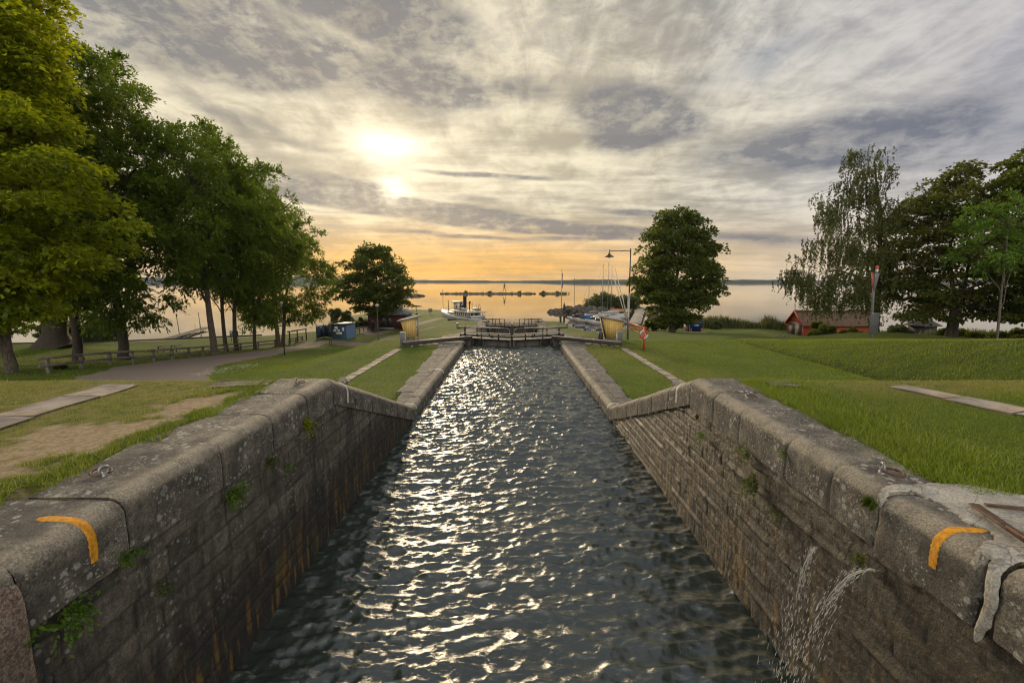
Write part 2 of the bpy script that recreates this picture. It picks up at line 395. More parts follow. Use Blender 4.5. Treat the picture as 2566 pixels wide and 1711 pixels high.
def boards(base, gap, sc, axis=0, name='boards', dark=.25, rough=.75):
    """plank cladding: narrow dark gaps every sc metres along an object axis"""
    def f(g, tc, col, p):
        c = g.sep(tc)[axis]
        fr = g.m('FRACT', g.m('DIVIDE', c, sc))
        gapm = g.m('MAXIMUM', g.maprange(fr, .06, .02), g.maprange(fr, .94, .98))
        idn = g.noise(g.comb(g.m('FLOOR', g.m('DIVIDE', c, sc)), 0, 0), 3.7, 0)
        col = g.mix(g.maprange(idn, .3, .7), g.mix(.25, col, (0, 0, 0)), col)
        return g.mix(gapm, col, tuple(x * dark for x in base))
    return mat(name, base, gap, 6, rough, .3, 20, extra=f)
M['yellowboards'] = boards((.50, .345, .115), (.40, .27, .085), .16, 0, 'yellow_boards')
M['redboards'] = boards((.42, .068, .026), (.30, .048, .020), .17, 2, 'red_clapboards')
M['maroonboards'] = boards((.085, .018, .012), (.05, .012, .009), .16, 0, 'maroon_boards2')

# ------------------------------------------------------------------ terrain
def corridor(y): return np.interp(y, [8.5, 15.7, 37, 60, 70, 92, 110], [2.97, .38, .40, -1.05, -1.15, -4.2, -4.35])
def leftp(y): return np.interp(y, [8.5, 14, 24.4, 64, 72], [2.97, 1.1, -.08, -4.38, -4.45])
def rmid(y): return np.interp(y, [8.5, 15.7, 34, 73, 90], [2.97, .38, .40, -3.2, -4.3])
def rfar(y): return np.clip(4.86 - .13 * np.asarray(y, float), -4.35, 2.97)
SHORE = [(-400, 60), (-90, 66), (-64.5, 68.7), (-43.4, 78.7), (-35, 88), (-36, 100), (-45, 125), (-40, 150), (-31, 153), (-23, 150), (-14.6, 126), (-8.5, 108), (-5.5, 98), (-4.4, 72),
         (4.4, 72), (12, 71), (18, 80), (24, 94), (32, 97), (40, 90), (50, 88), (64, 88), (80, 84), (400, 80), (400, -60), (-400, -60)]
def shore_d(x, y):
    x = np.asarray(x, float); y = np.asarray(y, float)
    d2 = np.full(x.shape, 1e12); ins = np.zeros(x.shape, bool); n = len(SHORE)
    for i in range(n):
        x0, y0 = SHORE[i]; x1, y1 = SHORE[(i + 1) % n]
        dx, dy = x1 - x0, y1 - y0; t = np.clip(((x - x0) * dx + (y - y0) * dy) / (dx * dx + dy * dy), 0, 1)
        d2 = np.minimum(d2, (x - x0 - t * dx) ** 2 + (y - y0 - t * dy) ** 2)
        c = ((y0 > y) != (y1 > y)) & (x < (x1 - x0) * (y - y0) / ((y1 - y0) or 1e-9) + x0); ins ^= c
    d = np.sqrt(d2); return np.where(ins, d, -d)
def ground(x, y):
    x = np.asarray(x, float); y = np.asarray(y, float)
    cw = corridor(y)
    zl = cw + (leftp(y) - cw) * sm(9, 16, -x)
    e = 17 + np.maximum(0, y - 36) * .6
    mid = cw + (rmid(y) - cw) * sm(6.5, 11, x)
    zr = mid + (rfar(y) - mid) * np.clip((x - e) / 5, 0, 1); zr = zr - .16 * np.exp(-((x - e) / .4) ** 2) * sm(14, 17, y) * sm(50, 40, y)
    z = np.where(x < 0, zl, zr)
    z = z - (np.interp(y, [3, 8.6, 9.4], [.10, .0, .0]) * (x > 0) + np.interp(y, [3, 8.6, 9.4], [.04, .0, .0]) * (x < 0)) * sm(9, 6, np.abs(x))
    z = z + .9 * np.exp(-((x - 40) ** 2 / 60 + (y - 50) ** 2 / 30)) + .75 * np.exp(-((x + 45) ** 2 / 30 + (y - 44) ** 2 / 14))
    far = sm(7.5, 12, np.abs(x)) * sm(9, 14, y)
    z = z + far * (.16 * (fbm(x * .16 + 9, y * .16) - .5) + .07 * (fbm(x * .7, y * .7, 3) - .5))
    z = z + .03 * (fbm(x * 1.3, y * 1.3, 3) - .5) * sm(4.2, 5, np.abs(x))
    sdv = shore_d(x, y)
    z = np.minimum(z, -5.25 + sdv * 1.1 + .25 * (fbm(x * .5, y * .5, 3) - .5))
    return np.maximum(z, -7.5)
def gz(x, y): return float(ground(np.array([x]), np.array([y]))[0])
def at_g(px, py):
    r = ray(px, py); t = np.geomspace(2, 400, 6000)
    X = r[0] * t; Y = r[1] * t; Z = H + r[2] * t; d = Z - ground(X, Y); i = int(np.argmax(d < 0))
    return (X[i], Y[i], float(ground(X[i:i+1], Y[i:i+1])[0]))

def lawn_mat():
    m = bpy.data.materials.new('lawn_grass'); m.use_nodes = True; t = m.node_tree; g = NG(t); p = t.nodes['Principled BSDF']
    p.inputs['Roughness'].default_value = .95; p.inputs['Specular IOR Level'].default_value = .15
    tc = g.new('ShaderNodeTexCoord').outputs['Object']
    a = g.new('ShaderNodeAttribute'); a.attribute_name = 'm'; dirt, dry, sand = g.sep(a.outputs['Vector'])
    n1 = g.m('ADD', g.m('MULTIPLY', g.noise(tc, .35, 5, .6), .55), g.m('MULTIPLY', g.noise(tc, 1.4, 5, .65), .45)); n2 = g.noise(g.mapping(tc, rot=(0, 0, .4), scale=(1, 2.2, 1)), 3.2, 6, .7); n3 = g.noise(tc, 26, 4, .75)
    col = g.mix(g.maprange(n1, .36, .64), (.068, .118, .008), (.128, .168, .013))
    col = g.mix(g.m('MULTIPLY', g.maprange(n2, .42, .66), .6), col, (.110, .120, .026))
    col = g.mix(g.m('MULTIPLY', g.maprange(n3, .42, .60), .75), col, (.034, .052, .010))
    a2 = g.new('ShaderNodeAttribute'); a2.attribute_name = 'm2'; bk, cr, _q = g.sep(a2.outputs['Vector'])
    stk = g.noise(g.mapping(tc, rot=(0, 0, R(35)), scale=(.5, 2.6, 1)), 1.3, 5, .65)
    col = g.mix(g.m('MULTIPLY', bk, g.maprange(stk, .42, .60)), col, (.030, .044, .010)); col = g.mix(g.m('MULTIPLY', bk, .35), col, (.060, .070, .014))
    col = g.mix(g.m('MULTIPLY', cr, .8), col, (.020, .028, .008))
    wornp = g.m('MULTIPLY', g.maprange(g.noise(tc, .9, 6, .7), .60, .70), .55); col = g.mix(wornp, col, (.155, .125, .055))
    dryw = g.m('MULTIPLY', dry, g.maprange(g.noise(tc, 5, 5, .7), .35, .62), clamp=True)
    col = g.mix(dryw, col, (.230, .180, .070))
    dcol = g.mix(g.maprange(g.noise(tc, 14, 6, .7), .35, .65), (.24, .175, .10), (.39, .30, .185))
    col = g.mix(dirt, col, dcol)
    col = g.mix(sand, col, (.33, .27, .20))
    t.links.new(col, p.inputs['Base Color'])
    b = g.new('ShaderNodeBump'); b.inputs['Strength'].default_value = .9; b.inputs['Distance'].default_value = .05
    t.links.new(g.m('ADD', n2, g.m('MULTIPLY', n3, .7)), b.inputs['Height']); t.links.new(b.outputs[0], p.inputs['Normal'])
    return m
M['lawn'] = lawn_mat()
def dirt_mask(x, y):
    n = fbm(x * 1.6, y * 1.6, 4, .6); n2 = fbm(x * 5 + 3, y * 5, 4, .6)
    xc = -4.85 - .20 * np.maximum(0, 7 - y)
    d = 1 - np.abs(x - xc) / (.50 + .17 * np.maximum(0, 7 - y))
    m = d + (n - .5) * 2.6 + (n2 - .5) * 2.2
    return sm(.15, .5, m) * sm(8.2, 7.4, y) * (x < 0)
def dry_mask(x, y):
    a = np.exp(-((y - 8.3) / .9) ** 2) * sm(4.6, 7, np.abs(x)) * .9
    b = .35 * sm(.48, .66, fbm(x * .12 + 4, y * .12 + 1, 3))
    c = .5 * np.exp(-((np.abs(x) - 5.6) ** 2 / 1.5 + (y - 40) ** 2 / 12))
    l = .5 * (x < -5) * sm(8.6, 7.5, y)
    return np.clip(a + b + c + l, 0, 1)
def build_lawn():
    ys = np.concatenate([np.arange(-1, 9, .09), np.arange(9, 16, .14), np.arange(16, 40, .3), np.arange(40, 110, 1.0), np.arange(110, 175, 3)])
    xr = np.concatenate([[3.75], np.arange(3.95, 9, .1), np.arange(9, 14, .25), np.arange(14, 16, .5), np.arange(16, 18.4, .12), np.arange(18.4, 40, .5), np.arange(40, 100, 2), np.arange(100, 420, 25)])
    Vs = []; Fsx = []; off = 0
    for sgn in (-1, 1):
        xs = xr * sgn if sgn > 0 else -xr[::-1]
        X, Y = np.meshgrid(xs, ys); Z = ground(X, Y)
        near = np.abs(X) < 4.6
        Z = np.where(near & (Y < 34), Z - .10, Z)
        V = np.stack([X, Y, Z], -1).reshape(-1, 3); nx = len(xs); ny = len(ys)
        i = np.arange(ny - 1)[:, None] * nx + np.arange(nx - 1)[None, :]
        Fq = np.stack([i, i + 1, i + nx + 1, i + nx], -1).reshape(-1, 4) + off
        Vs.append(V); Fsx.append(Fq); off += len(V)
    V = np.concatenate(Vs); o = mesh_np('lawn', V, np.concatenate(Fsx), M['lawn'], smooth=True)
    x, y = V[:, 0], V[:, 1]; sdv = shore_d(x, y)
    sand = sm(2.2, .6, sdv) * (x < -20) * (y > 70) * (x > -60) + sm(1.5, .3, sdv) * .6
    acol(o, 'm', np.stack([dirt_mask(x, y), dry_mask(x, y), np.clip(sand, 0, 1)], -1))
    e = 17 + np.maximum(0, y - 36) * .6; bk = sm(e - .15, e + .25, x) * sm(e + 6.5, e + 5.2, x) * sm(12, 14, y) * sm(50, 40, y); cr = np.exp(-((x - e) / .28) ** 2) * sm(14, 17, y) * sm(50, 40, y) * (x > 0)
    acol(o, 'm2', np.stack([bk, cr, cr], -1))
    tag(o, kind='structure')
build_lawn()

# ------------------------------------------------------------------ water
def water_mat(name, base, rough, bumps, ior=1.333):
    m = bpy.data.materials.new(name); m.use_nodes = True; t = m.node_tree; g = NG(t); p = t.nodes['Principled BSDF']
    p.inputs['Base Color'].default_value = (*base, 1); p.inputs['Roughness'].default_value = rough; p.inputs['IOR'].default_value = ior
    tc = g.new('ShaderNodeTexCoord').outputs['Object']; h = None
    for sx, sy, sc, w in bumps:
        q = g.m('MULTIPLY', g.noise(g.mapping(tc, scale=(sx, sy, 1)), sc, 4, .6), w)
        h = q if h is None else g.m('ADD', h, q)
    b = g.new('ShaderNodeBump'); b.inputs['Strength'].default_value = 1.0; b.inputs['Distance'].default_value = 1.0
    t.links.new(h, b.inputs['Height']); t.links.new(b.outputs[0], p.inputs['Normal'])
    return m
M['lockwater'] = water_mat('lock_water', (.026, .036, .028), .12, [(1, 2.4, 6, .012), (1, 2.2, 15, .0080), (1, 1.9, 34, .0030)], ior=1.85)
M['lakewater'] = water_mat('lake_water', (.06, .050, .036), .03, [(.25, 1, .35, .006), (.5, 1, 2.0, .0006)], ior=1.45)
def wave_field(X, Y, seed=3, amp=1.0):
    r = np.random.default_rng(seed); Z = np.zeros_like(X); DX = np.zeros_like(X); DY = np.zeros_like(X)
    for i in range(150):
        lam = .07 * (10 ** r.random()); th = r.normal(0, .36 if r.random() < .75 else 1.0) + (pi if r.random() < .2 else 0)
        k = 2 * pi / lam; kx, ky = k * sin(th), k * cos(th); a = amp * .0030 * (lam / .4) ** .88
        ph = kx * X + ky * Y + r.random() * 6.28
        Z += a * np.cos(ph); DX -= .55 * a * kx / k * np.sin(ph); DY -= .55 * a * ky / k * np.sin(ph)
    return DX, DY, Z
def build_chamber_water():
    xs = np.linspace(-3.62, 3.62, 250); ys = np.concatenate([np.arange(3.2, 16, .028), np.arange(16, 37.5, .055)])
    X, Y = np.meshgrid(xs, ys); DX, DY, Z = wave_field(X, Y)
    big = .75 + .6 * fbm(X * .7, Y * .7, 3); Z = Z * big
    V = np.stack([X + DX, Y + DY, Z], -1).reshape(-1, 3); nx = len(xs)
    i = np.arange(len(ys) - 1)[:, None] * nx + np.arange(nx - 1)[None, :]
    o = mesh_np('lock_water', V, np.stack([i, i + 1, i + nx + 1, i + nx], -1).reshape(-1, 4), M['lockwater'], smooth=True); tag(o, kind='structure')
    MB().box(-3.6, 3.6, 34.5, 63.0, -1.9, -1.5).build('lower_lock_water', M['lakewater']).__setitem__('kind', 'structure')
build_chamber_water()
lk = mesh_np('lake_water', [(-6600, -200, -5), (6600, -200, -5), (6600, 5000, -5), (-6600, 5000, -5)], np.array([[0, 1, 2, 3]]), M["lakewater"]); tag(lk, kind='structure')

# ------------------------------------------------------------------ lock walls
def wall_mat(name, wet):
    m = bpy.data.materials.new(name); m.use_nodes = True; t = m.node_tree; g = NG(t); p = t.nodes['Principled BSDF']
    tc = g.new('ShaderNodeTexCoord').outputs['Object']
    a = g.new('ShaderNodeAttribute'); a.attribute_name = 'blk'; tone, joint, ledge_glint = g.sep(a.outputs['Vector'])
    x, y, z = g.sep(tc)
    n1 = g.noise(tc, 6, 7, .7); sp = g.noise(tc, 70, 3, .7)
    if wet:
        c = g.mix(g.maprange(y, 7.5, 12), g.mix(tone, (.018, .012, .004), (.066, .045, .014)), g.mix(tone, (.060, .047, .026), (.125, .100, .058))); c = g.mix(g.maprange(n1, .38, .62), g.mix(.7, c, (0, 0, 0)), c)
    else:
        c = g.mix(tone, (.115, .100, .078), (.230, .200, .155)); c = g.mix(g.maprange(n1, .35, .65), g.mix(.55, c, (.0, .0, .0)), c)
    c = g.mix(g.maprange(sp, .40, .62), g.mix(.5, c, (0, 0, 0)), c)
    # vertical drip stains
    dr = g.noise(g.comb(0.0, g.m('MULTIPLY', y, 5.0 if wet else 2.6), g.m('MULTIPLY', z, .35)), 1.0, 6, .7)
    c = g.mix(g.m('MULTIPLY', g.maprange(dr, .50, .64), .75 if not wet else .65), c, (.018, .016, .016))
    wl = g.noise(g.comb(0.0, g.m('MULTIPLY', y, 4.0), g.m('MULTIPLY', z, .8)), 1.0, 4, .6)
    # waterline slime and rust
    band = g.m('MULTIPLY', g.maprange(z, .95 if wet else .60, .05), g.maprange(wl, .40, .58))
    c = g.mix(g.m('MULTIPLY', band, .85), c, (.012, .010, .010))
    wetp = g.m('MULTIPLY', g.m('MULTIPLY', g.maprange(y, 8.0, 5.0), g.maprange(g.m('ADD', z, g.m('MULTIPLY', wl, 1.6)), 2.35, 1.75)), .88)
    c = g.mix(wetp, c, (.014, .012, .010))
    ru = g.noise(g.comb(0.0, g.m('MULTIPLY', y, 6.0), g.m('MULTIPLY', z, .6)), 1.3, 3, .6)
    near = g.maprange(y, 11, 4)
    c = g.mix(g.m('MULTIPLY', g.m('MULTIPLY', g.maprange(ru, .52, .64), g.maprange(z, 2.2 if wet else 1.5, .1)), g.m('MULTIPLY', near, .75)), c, (.185, .105, .015))
    # lichen
    w = g.v('ADD', tc, g.v('SCALE', g.noise(tc, 16, 3, .6, color=True), None, .04))
    l = g.m('MULTIPLY', g.maprange(g.vor(w, 12.0), .30, .20), g.maprange(g.noise(tc, 1.6, 3, .5), .46, .60))
    l = g.m('MULTIPLY', l, g.maprange(z, .5, 1.6))
    c = g.mix(g.m('MULTIPLY', l, .15 if wet else .6), c, (.31, .30, .27))
    mo = g.m('MULTIPLY', g.maprange(g.noise(tc, 2.4, 5, .65), .56, .66), .55)
    c = g.mix(mo, c, (.030, .045, .012))
    c = g.mix(g.m('MULTIPLY', joint, .82), c, (.016, .014, .011))
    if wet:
        gl = g.m('MULTIPLY', g.maprange(g.noise(tc, 48, 4, .8), .56, .64), g.m('ADD', .22, g.m('MULTIPLY', ledge_glint, .78)))
        c = g.mix(g.m('MULTIPLY', g.m('MULTIPLY', gl, g.maprange(g.noise(tc, 2.2, 3, .6), .42, .56)), .75), c, (.36, .26, .11))  # gold glints of the wet course ledges, painted as specks of colour
    t.links.new(c, p.inputs['Base Color'])
    rr = g.maprange(g.noise(tc, 9, 4, .7), .35, .65,   .30 if wet else .55, .62 if wet else .92)
    t.links.new(rr, p.inputs['Roughness'])
    b = g.new('ShaderNodeBump'); b.inputs['Strength'].default_value = 1.0; b.inputs['Distance'].default_value = .03 if wet else .02
    t.links.new(g.m('ADD', g.noise(tc, 22, 7, .75), g.m('MULTIPLY', n1, .8)), b.inputs['Height']); t.links.new(b.outputs[0], p.inputs['Normal'])
    return m
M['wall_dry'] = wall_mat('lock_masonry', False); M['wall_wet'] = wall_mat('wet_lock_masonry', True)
def ZT(side, y): return float(np.interp(y, [3, 8.62], [2.93, 3.0] if side < 0 else [2.85, 3.0]))
def top_z(y): return np.interp(y, [8.62, 15.72], [3.0, .45])
def bond(s, z, seed):
    """ashlar bond : joint mask and block tone for distance s along the wall and height z"""
    r = np.random.default_rng(seed); zs = [-1.2]
    while zs[-1] < 3.2: zs.append(zs[-1] + (r.uniform(.20, .34) if seed == 11 else r.uniform(.15, .27)))
    zs = np.array(zs); zw = z + .012 * (fbm(s * 1.1, z * 3, 2) - .5) * 2
    ci = np.clip(np.searchsorted(zs, zw) - 1, 0, len(zs) - 2); dz = np.minimum(zw - zs[ci], zs[ci + 1] - zw)
    dj = np.full(s.shape, 9.0); tone = np.zeros(s.shape)
    for c in range(len(zs) - 1):
        mk = ci == c
        if not mk.any(): continue
        e = [-6.0]
        while e[-1] < 60: e.append(e[-1] + r.uniform(.38, 1.15))
        e = np.array(e); tn = r.random(len(e)); q = s[mk] + .02 * (fbm(s[mk] * 3, z[mk] * 3, 2) - .5)
        bi = np.clip(np.searchsorted(e, q) - 1, 0, len(e) - 2)
        dj[mk] = np.minimum(q - e[bi], e[bi + 1] - q); tone[mk] = tn[bi]
    d = np.minimum(dz, dj); return np.clip(1 - d / .020, 0, 1), tone, d, dz
def chamber_wall(side, label):
    ys = np.concatenate([np.arange(.6, 9, .028), np.arange(9, 16, .045), np.arange(16, 37.6, .25)]); nz_ = 105
    top = np.where(ys < 15.72, top_z(ys), .45) - .50
    T = np.linspace(0, 1, nz_) ** .8
    Y = np.repeat(ys[:, None], nz_, 1); Z = -.9 + (top[:, None] + .92 + .9 - .9) * T[None, :]
    Z = np.minimum(Z, top[:, None] + .02)
    jm, tone, d, dzc = bond(Y + 3, Z, 11 if side < 0 else 23)
    if side > 0: jm = np.maximum(jm * .75, np.clip(1 - dzc / .020, 0, 1))
    rough = (fbm(Y * 5, Z * 7, 5, .62) - .5) * (.030 if side > 0 else .030) + (tone - .5) * (.004 if side > 0 else .010)
    if side > 0: rough = rough + (fbm(Y * 22, Z * 5, 4, .65) - .5) * .022; d = np.minimum(dzc, d * 1.8)
    X = 3.50 + np.clip(1 - d / .020, 0, 1) * .018 - rough * 1.0
    # small ledges that stand proud of the joints on the wet side
    if side > 0: X = X - .035 * sm(.50, .66, fbm(Y * 1.3 + 5, np.floor(Z / .31) * 3.1, 3)) * np.clip(1 - np.abs((Z % .31) - .06) / .05, 0, 1)
    V = np.stack([X * side, Y, Z], -1).reshape(-1, 3)
    i = np.arange(len(ys) - 1)[:, None] * nz_ + np.arange(nz_ - 1)[None, :]
    Fq = np.stack([i, i + 1, i + nz_ + 1, i + nz_], -1).reshape(-1, 4)
    if side < 0: Fq = Fq[:, ::-1]
    root = thing('lock_wall', label, 'lock wall', (side * 3.5, 9, 0))
    V[:, 0] -= side * 3.5; V[:, 1] -= 9
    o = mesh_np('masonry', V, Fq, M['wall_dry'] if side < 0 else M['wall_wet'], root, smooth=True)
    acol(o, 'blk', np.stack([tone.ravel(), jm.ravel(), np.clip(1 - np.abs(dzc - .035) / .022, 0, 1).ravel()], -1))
    return root
def coping_stone(root, side, y0, y1, dep0, dep1, z0, z1, m='stone', r=.24, hgt=.56, seed=0, name='coping_stone', xin=0.0, gap=.005):
    """one stone with a rounded nose, its top sloping from z0 to z1"""
    rr = random.Random(seed); n = max(6, int((y1 - y0) / .045)); prof = []
    if r > .05:
        for k in range(6): prof.append((0, -hgt + (hgt - r) * k / 6, 0))
        for k in range(9): a = pi / 2 * k / 8; prof.append((r - r * cos(a), -r + r * sin(a), 0))
    else:
        prof += [(0, -hgt, 0), (0, -.03, 0), (.015, -.006, 0), (.04, 0, 0)]
    for k in range(1, 9): prof.append((None, 0, k / 8))
    prof.append((None, -.03, 1.0)); prof.append((None, -.30, 1.0))
    P = []; last = prof[-11][0]
    bump = rr.uniform(-.012, .012); ph = rr.random() * 50
    for i in range(n + 1):
        t = i / n; y = y0 + gap + (y1 - y0 - 2 * gap) * t; zt = z0 + (z1 - z0) * t; dep = dep0 + (dep1 - dep0) * t
        en = 1 - min(1, min(t, 1 - t) * (y1 - y0) / .03); en = .010 * en * en
        for (a, b, q) in prof:
            x = a if a is not None else (r if r > .05 else .04) + (dep - (r if r > .05 else .04)) * q + (.10 * (float(vnoise(y * 1.7 + ph, 3.3)) - .5) + .05 * (float(vnoise(y * 7, 9.3)) - .5)) * q
            P.append((x + en * (1 if a is not None and b < -.05 else 0), y, zt + b + bump - (en if b > -r * .6 else 0)))
    P = np.array(P); k = len(prof)
    nz1 = fbm(P[:, 1] * 4 + ph, P[:, 0] * 4 + P[:, 2] * 3, 5, .6) - .5
    nz2 = fbm(P[:, 1] * 16 + ph, P[:, 0] * 16 + P[:, 2] * 9, 3, .6) - .5
    P[:, 2] += (nz1 * .032 + nz2 * .012) * (P[:, 2] > (z0 + (z1 - z0) * (P[:, 1] - y0) / (y1 - y0)) - .2); P[:, 0] += (nz1 * .03 + nz2 * .014) * (P[:, 0] < .2)
    P[:, 0] += 3.46 + xin; P[:, 0] *= side
    V = P - np.array(root.location)
    i = np.arange(n)[:, None] * k + np.arange(k - 1)[None, :]
    Fq = np.stack([i, i + k, i + k + 1, i + 1], -1).reshape(-1, 4)
    if side < 0: Fq = Fq[:, ::-1]
    caps = [np.array([list(range(k))]), np.array([list(range(n * k, n * k + k))[::-1]])]
    return mesh_np(name, V, [Fq] + [np.concatenate(caps)], M[m], root, smooth=True)
WL = chamber_wall(-1, 'dry grey stone lock wall with pale lichen patches and a pinkish end stone')
WR = chamber_wall(1, 'wet brown stone lock wall with water leaking from its joints')
LJ = [(.9, 2.93, 1.3, 1.3, 'stone'), (2.93, 3.85, 1.25, 1.15, 'stone'), (3.85, 5.2, .86, .98, 'stone'), (5.2, 6.36, 1.02, .80, 'stone'), (6.36, 7.5, .80, .95, 'stone'), (7.5, 8.62, .88, 1.0, 'stone')]
for k, (a, b, d0, d1, mm) in enumerate(LJ): coping_stone(WL, -1, a, b, d0, d1, ZT(-1, a), ZT(-1, b), mm, seed=k, r=.17)
RJ = [(.9, 2.98, 1.6, 1.6), (3.12, 4.07, .80, .78), (4.07, 4.70, .70, .74), (4.70, 5.5, .78, .84), (5.5, 6.7, .80, .78), (6.7, 7.6, .84, .8), (7.6, 8.62, .86, .84)]
for k, (a, b, d0, d1) in enumerate(RJ): coping_stone(WR, 1, a, b, d0 * .97, d1 * .97, ZT(1, a), ZT(1, b), seed=20 + k, r=.17)
for side, root in ((-1, WL), (1, WR)):
    e = np.linspace(8.62, 15.72, 7)
    for k in range(6): coping_stone(root, side, e[k], e[k + 1], .50, .50, float(top_z(e[k])), float(top_z(e[k + 1])), seed=40 + k + side * 7, r=.17, hgt=.52)
    rr = random.Random(5 + side); y = 15.72; k = 0
    while y < 31.8:
        L = rr.uniform(1.2, 2.1); coping_stone(root, side, y, min(y + L, 32), .44, .44, .45, .45, seed=60 + k + side * 9, r=.20, hgt=.50); y += L; k += 1
    y = 15.9
    while y < 31.6:
        L = rr.uniform(.9, 1.6); dd = np.interp(y, [16, 30], [1.0, 1.55]) + rr.uniform(-.16, .16)
        coping_stone(root, side, y, min(y + L, 32), dd - .45, dd - .45, .425, .425, 'stone_top', seed=90 + k, r=.01, hgt=.3, name='paving_slab', xin=.455); y += L; k += 1
# pinkish rounded quoin at the near end of the dry wall
pk = coping_stone(WL, -1, 1.3, 2.93, .95, .95, 2.92, 2.92, 'pink_stone', seed=301, r=.30, hgt=.95, name='quoin_stone', xin=-.05)
pk['label'] = 'pinkish granite end stone'

# ------------------------------------------------------------------ painted marks, mortar and ring bolts on the coping
def coping_strip(name, side, y, wd, d_top, d_down, m, label, z0=3.0, r=.17, taper=True, cat='painted mark'):
    """thin coat of paint laid over the rounded stone edge"""
    root = WL if side < 0 else WR; tree = bvh_of([c for c in root.children if c.name.startswith('coping') or c.name.startswith('paving')])
    pts = [(r + (d_top - r) * (1 - k / 14), 0, 0, 1) for k in range(14)]
    for k in range(17): a = pi / 2 * (1 - k / 16); pts.append((r - r * cos(a), -r + r * sin(a), -cos(a), sin(a)))
    for k in range(1, 9): pts.append((0, -r - (d_down - r) * k / 8, -1, 0))
    V = []; n = len(pts); m_ = 9
    for i, (x, z, nx, nz_) in enumerate(pts):
        w = wd * (1 if not taper else min(1, .45 + i / 7, .75 + (n - 1 - i) / 10))
        for j in range(m_):
            u = -1 + 2 * j / (m_ - 1); yy = y + .5 * w * u + (.006 * sin(i * 2.3 + j) if abs(u) > .9 else 0) 
            h = tree.ray_cast(Vector((side * (3.46 + x + nx * .25), yy, z0 + z + nz_ * .25)), Vector((-side * nx, 0, -nz_)), .5)
            p = h[0] if h[0] is not None else Vector((side * (3.46 + x), yy, z0 + z)); V.append(tuple(p + Vector((side * nx, 0, nz_)) * (.005 if abs(u) < .95 else -.003)))
    Fq = [(i * m_ + j, i * m_ + j + 1, (i + 1) * m_ + j + 1, (i + 1) * m_ + j) for i in range(n - 1) for j in range(m_ - 1)]
    b = MB(); b.add(V, Fq); o = b.build(name, M[m], smooth=True, origin=(side * 3.6, y, z0)); tag(o, label, cat); return o
from mathutils.bvhtree import BVHTree
def bvh_of(objs):
    V = []; Fq = []
    for o in objs:
        k = len(V); m_ = o.matrix_world if False else None; L_ = o.parent.location if o.parent else Vector((0, 0, 0))
        V += [v.co + L_ for v in o.data.vertices]; Fq += [[k + i for i in p.vertices] for p in o.data.polygons]
    return BVHTree.FromPolygons(V, Fq)
def conform(o, tree, off=.003, maxd=.12):
    L_ = o.location if not o.parent else o.parent.location
    for v in o.data.vertices:
        loc, nrm, idx, d = tree.find_nearest(v.co + L_)
        if loc is not None and d < maxd:
            n = nrm if nrm.dot(Vector((-math.copysign(1, loc.x) * .5, 0, 1))) > 0 else -nrm
            v.co = loc + n * off - L_
coping_strip('yellow_mark', -1, 3.50, .085, .42, .38, 'yellow', 'orange-yellow stripe bent over the edge of the dry wall coping', z0=ZT(-1, 3.5))
coping_strip('yellow_mark', 1, 3.47, .085, .40, .34, 'yellow', 'orange-yellow stripe bent over the coping beside the pale mortar patch', z0=ZT(1, 3.47))
zz = float(top_z(9.35)); coping_strip('white_mark', -1, 9.35, .10, .30, .42, 'whitepaint', 'short white stripe over the sloping coping below the dry wall', z0=zz, r=.17)
zz = float(top_z(9.35)); coping_strip('white_mark', 1, 9.35, .10, .30, .42, 'whitepaint', 'short white stripe over the sloping coping beside the right lawn', z0=zz, r=.17)
for y_, sd_, lb in [(16.1, -1, 'white paint band on the low coping at the foot of the dry wall ramp'), (16.1, 1, 'white paint band on the low coping at the foot of the wet wall ramp'),
                    (22.6, 1, 'white paint band halfway along the low coping by the lawn with the orange ladder'), (22.6, -1, 'white paint band halfway along the low coping beside the path with the fence')]:
    coping_strip('white_mark', sd_, y_, .09, .75, .22, 'whitepaint', lb, z0=.45, r=.20, taper=False)

def ring_bolt(px, py, label, rz, lean, s=1.0):
    sd_ = -1 if px < 1283 else 1; x, y, z = on_z(px, py, 2.96); x, y, z = on_z(px, py, ZT(sd_, y) + .01); t = thing('ring_bolt', label, 'mooring ring', (x, y, z), rz)
    b = MB(); b.tube([(0, 0, -.05), (0, 0, .035)], .026 * s, 10); b.torus((0, 0, .062 * s), .038 * s, .013 * s, 'x', 20, 8); b.build('eye', M['steel'], t, True)
    b = MB(); b.torus((.075 * s, 0, .028 * s), .082 * s, .0105 * s, 'z', 28, 8, Matrix.Rotation(lean, 3, 'Y')); b.build('ring', M['rust'], t, True)
ring_bolt(262, 1192, 'rusty mooring ring nearest the yellow mark on the dry wall', pi - .5, R(-6))
ring_bolt(742, 962, 'mooring ring at the far corner of the dry wall top', .2, R(-3))
ring_bolt(2210, 1186, 'big rusty mooring ring beside the pale mortar on the wet wall', .1 - .5, R(4), 1.15)
ring_bolt(1871, 995, 'mooring ring at the far corner of the wet wall top', -.1, R(4))

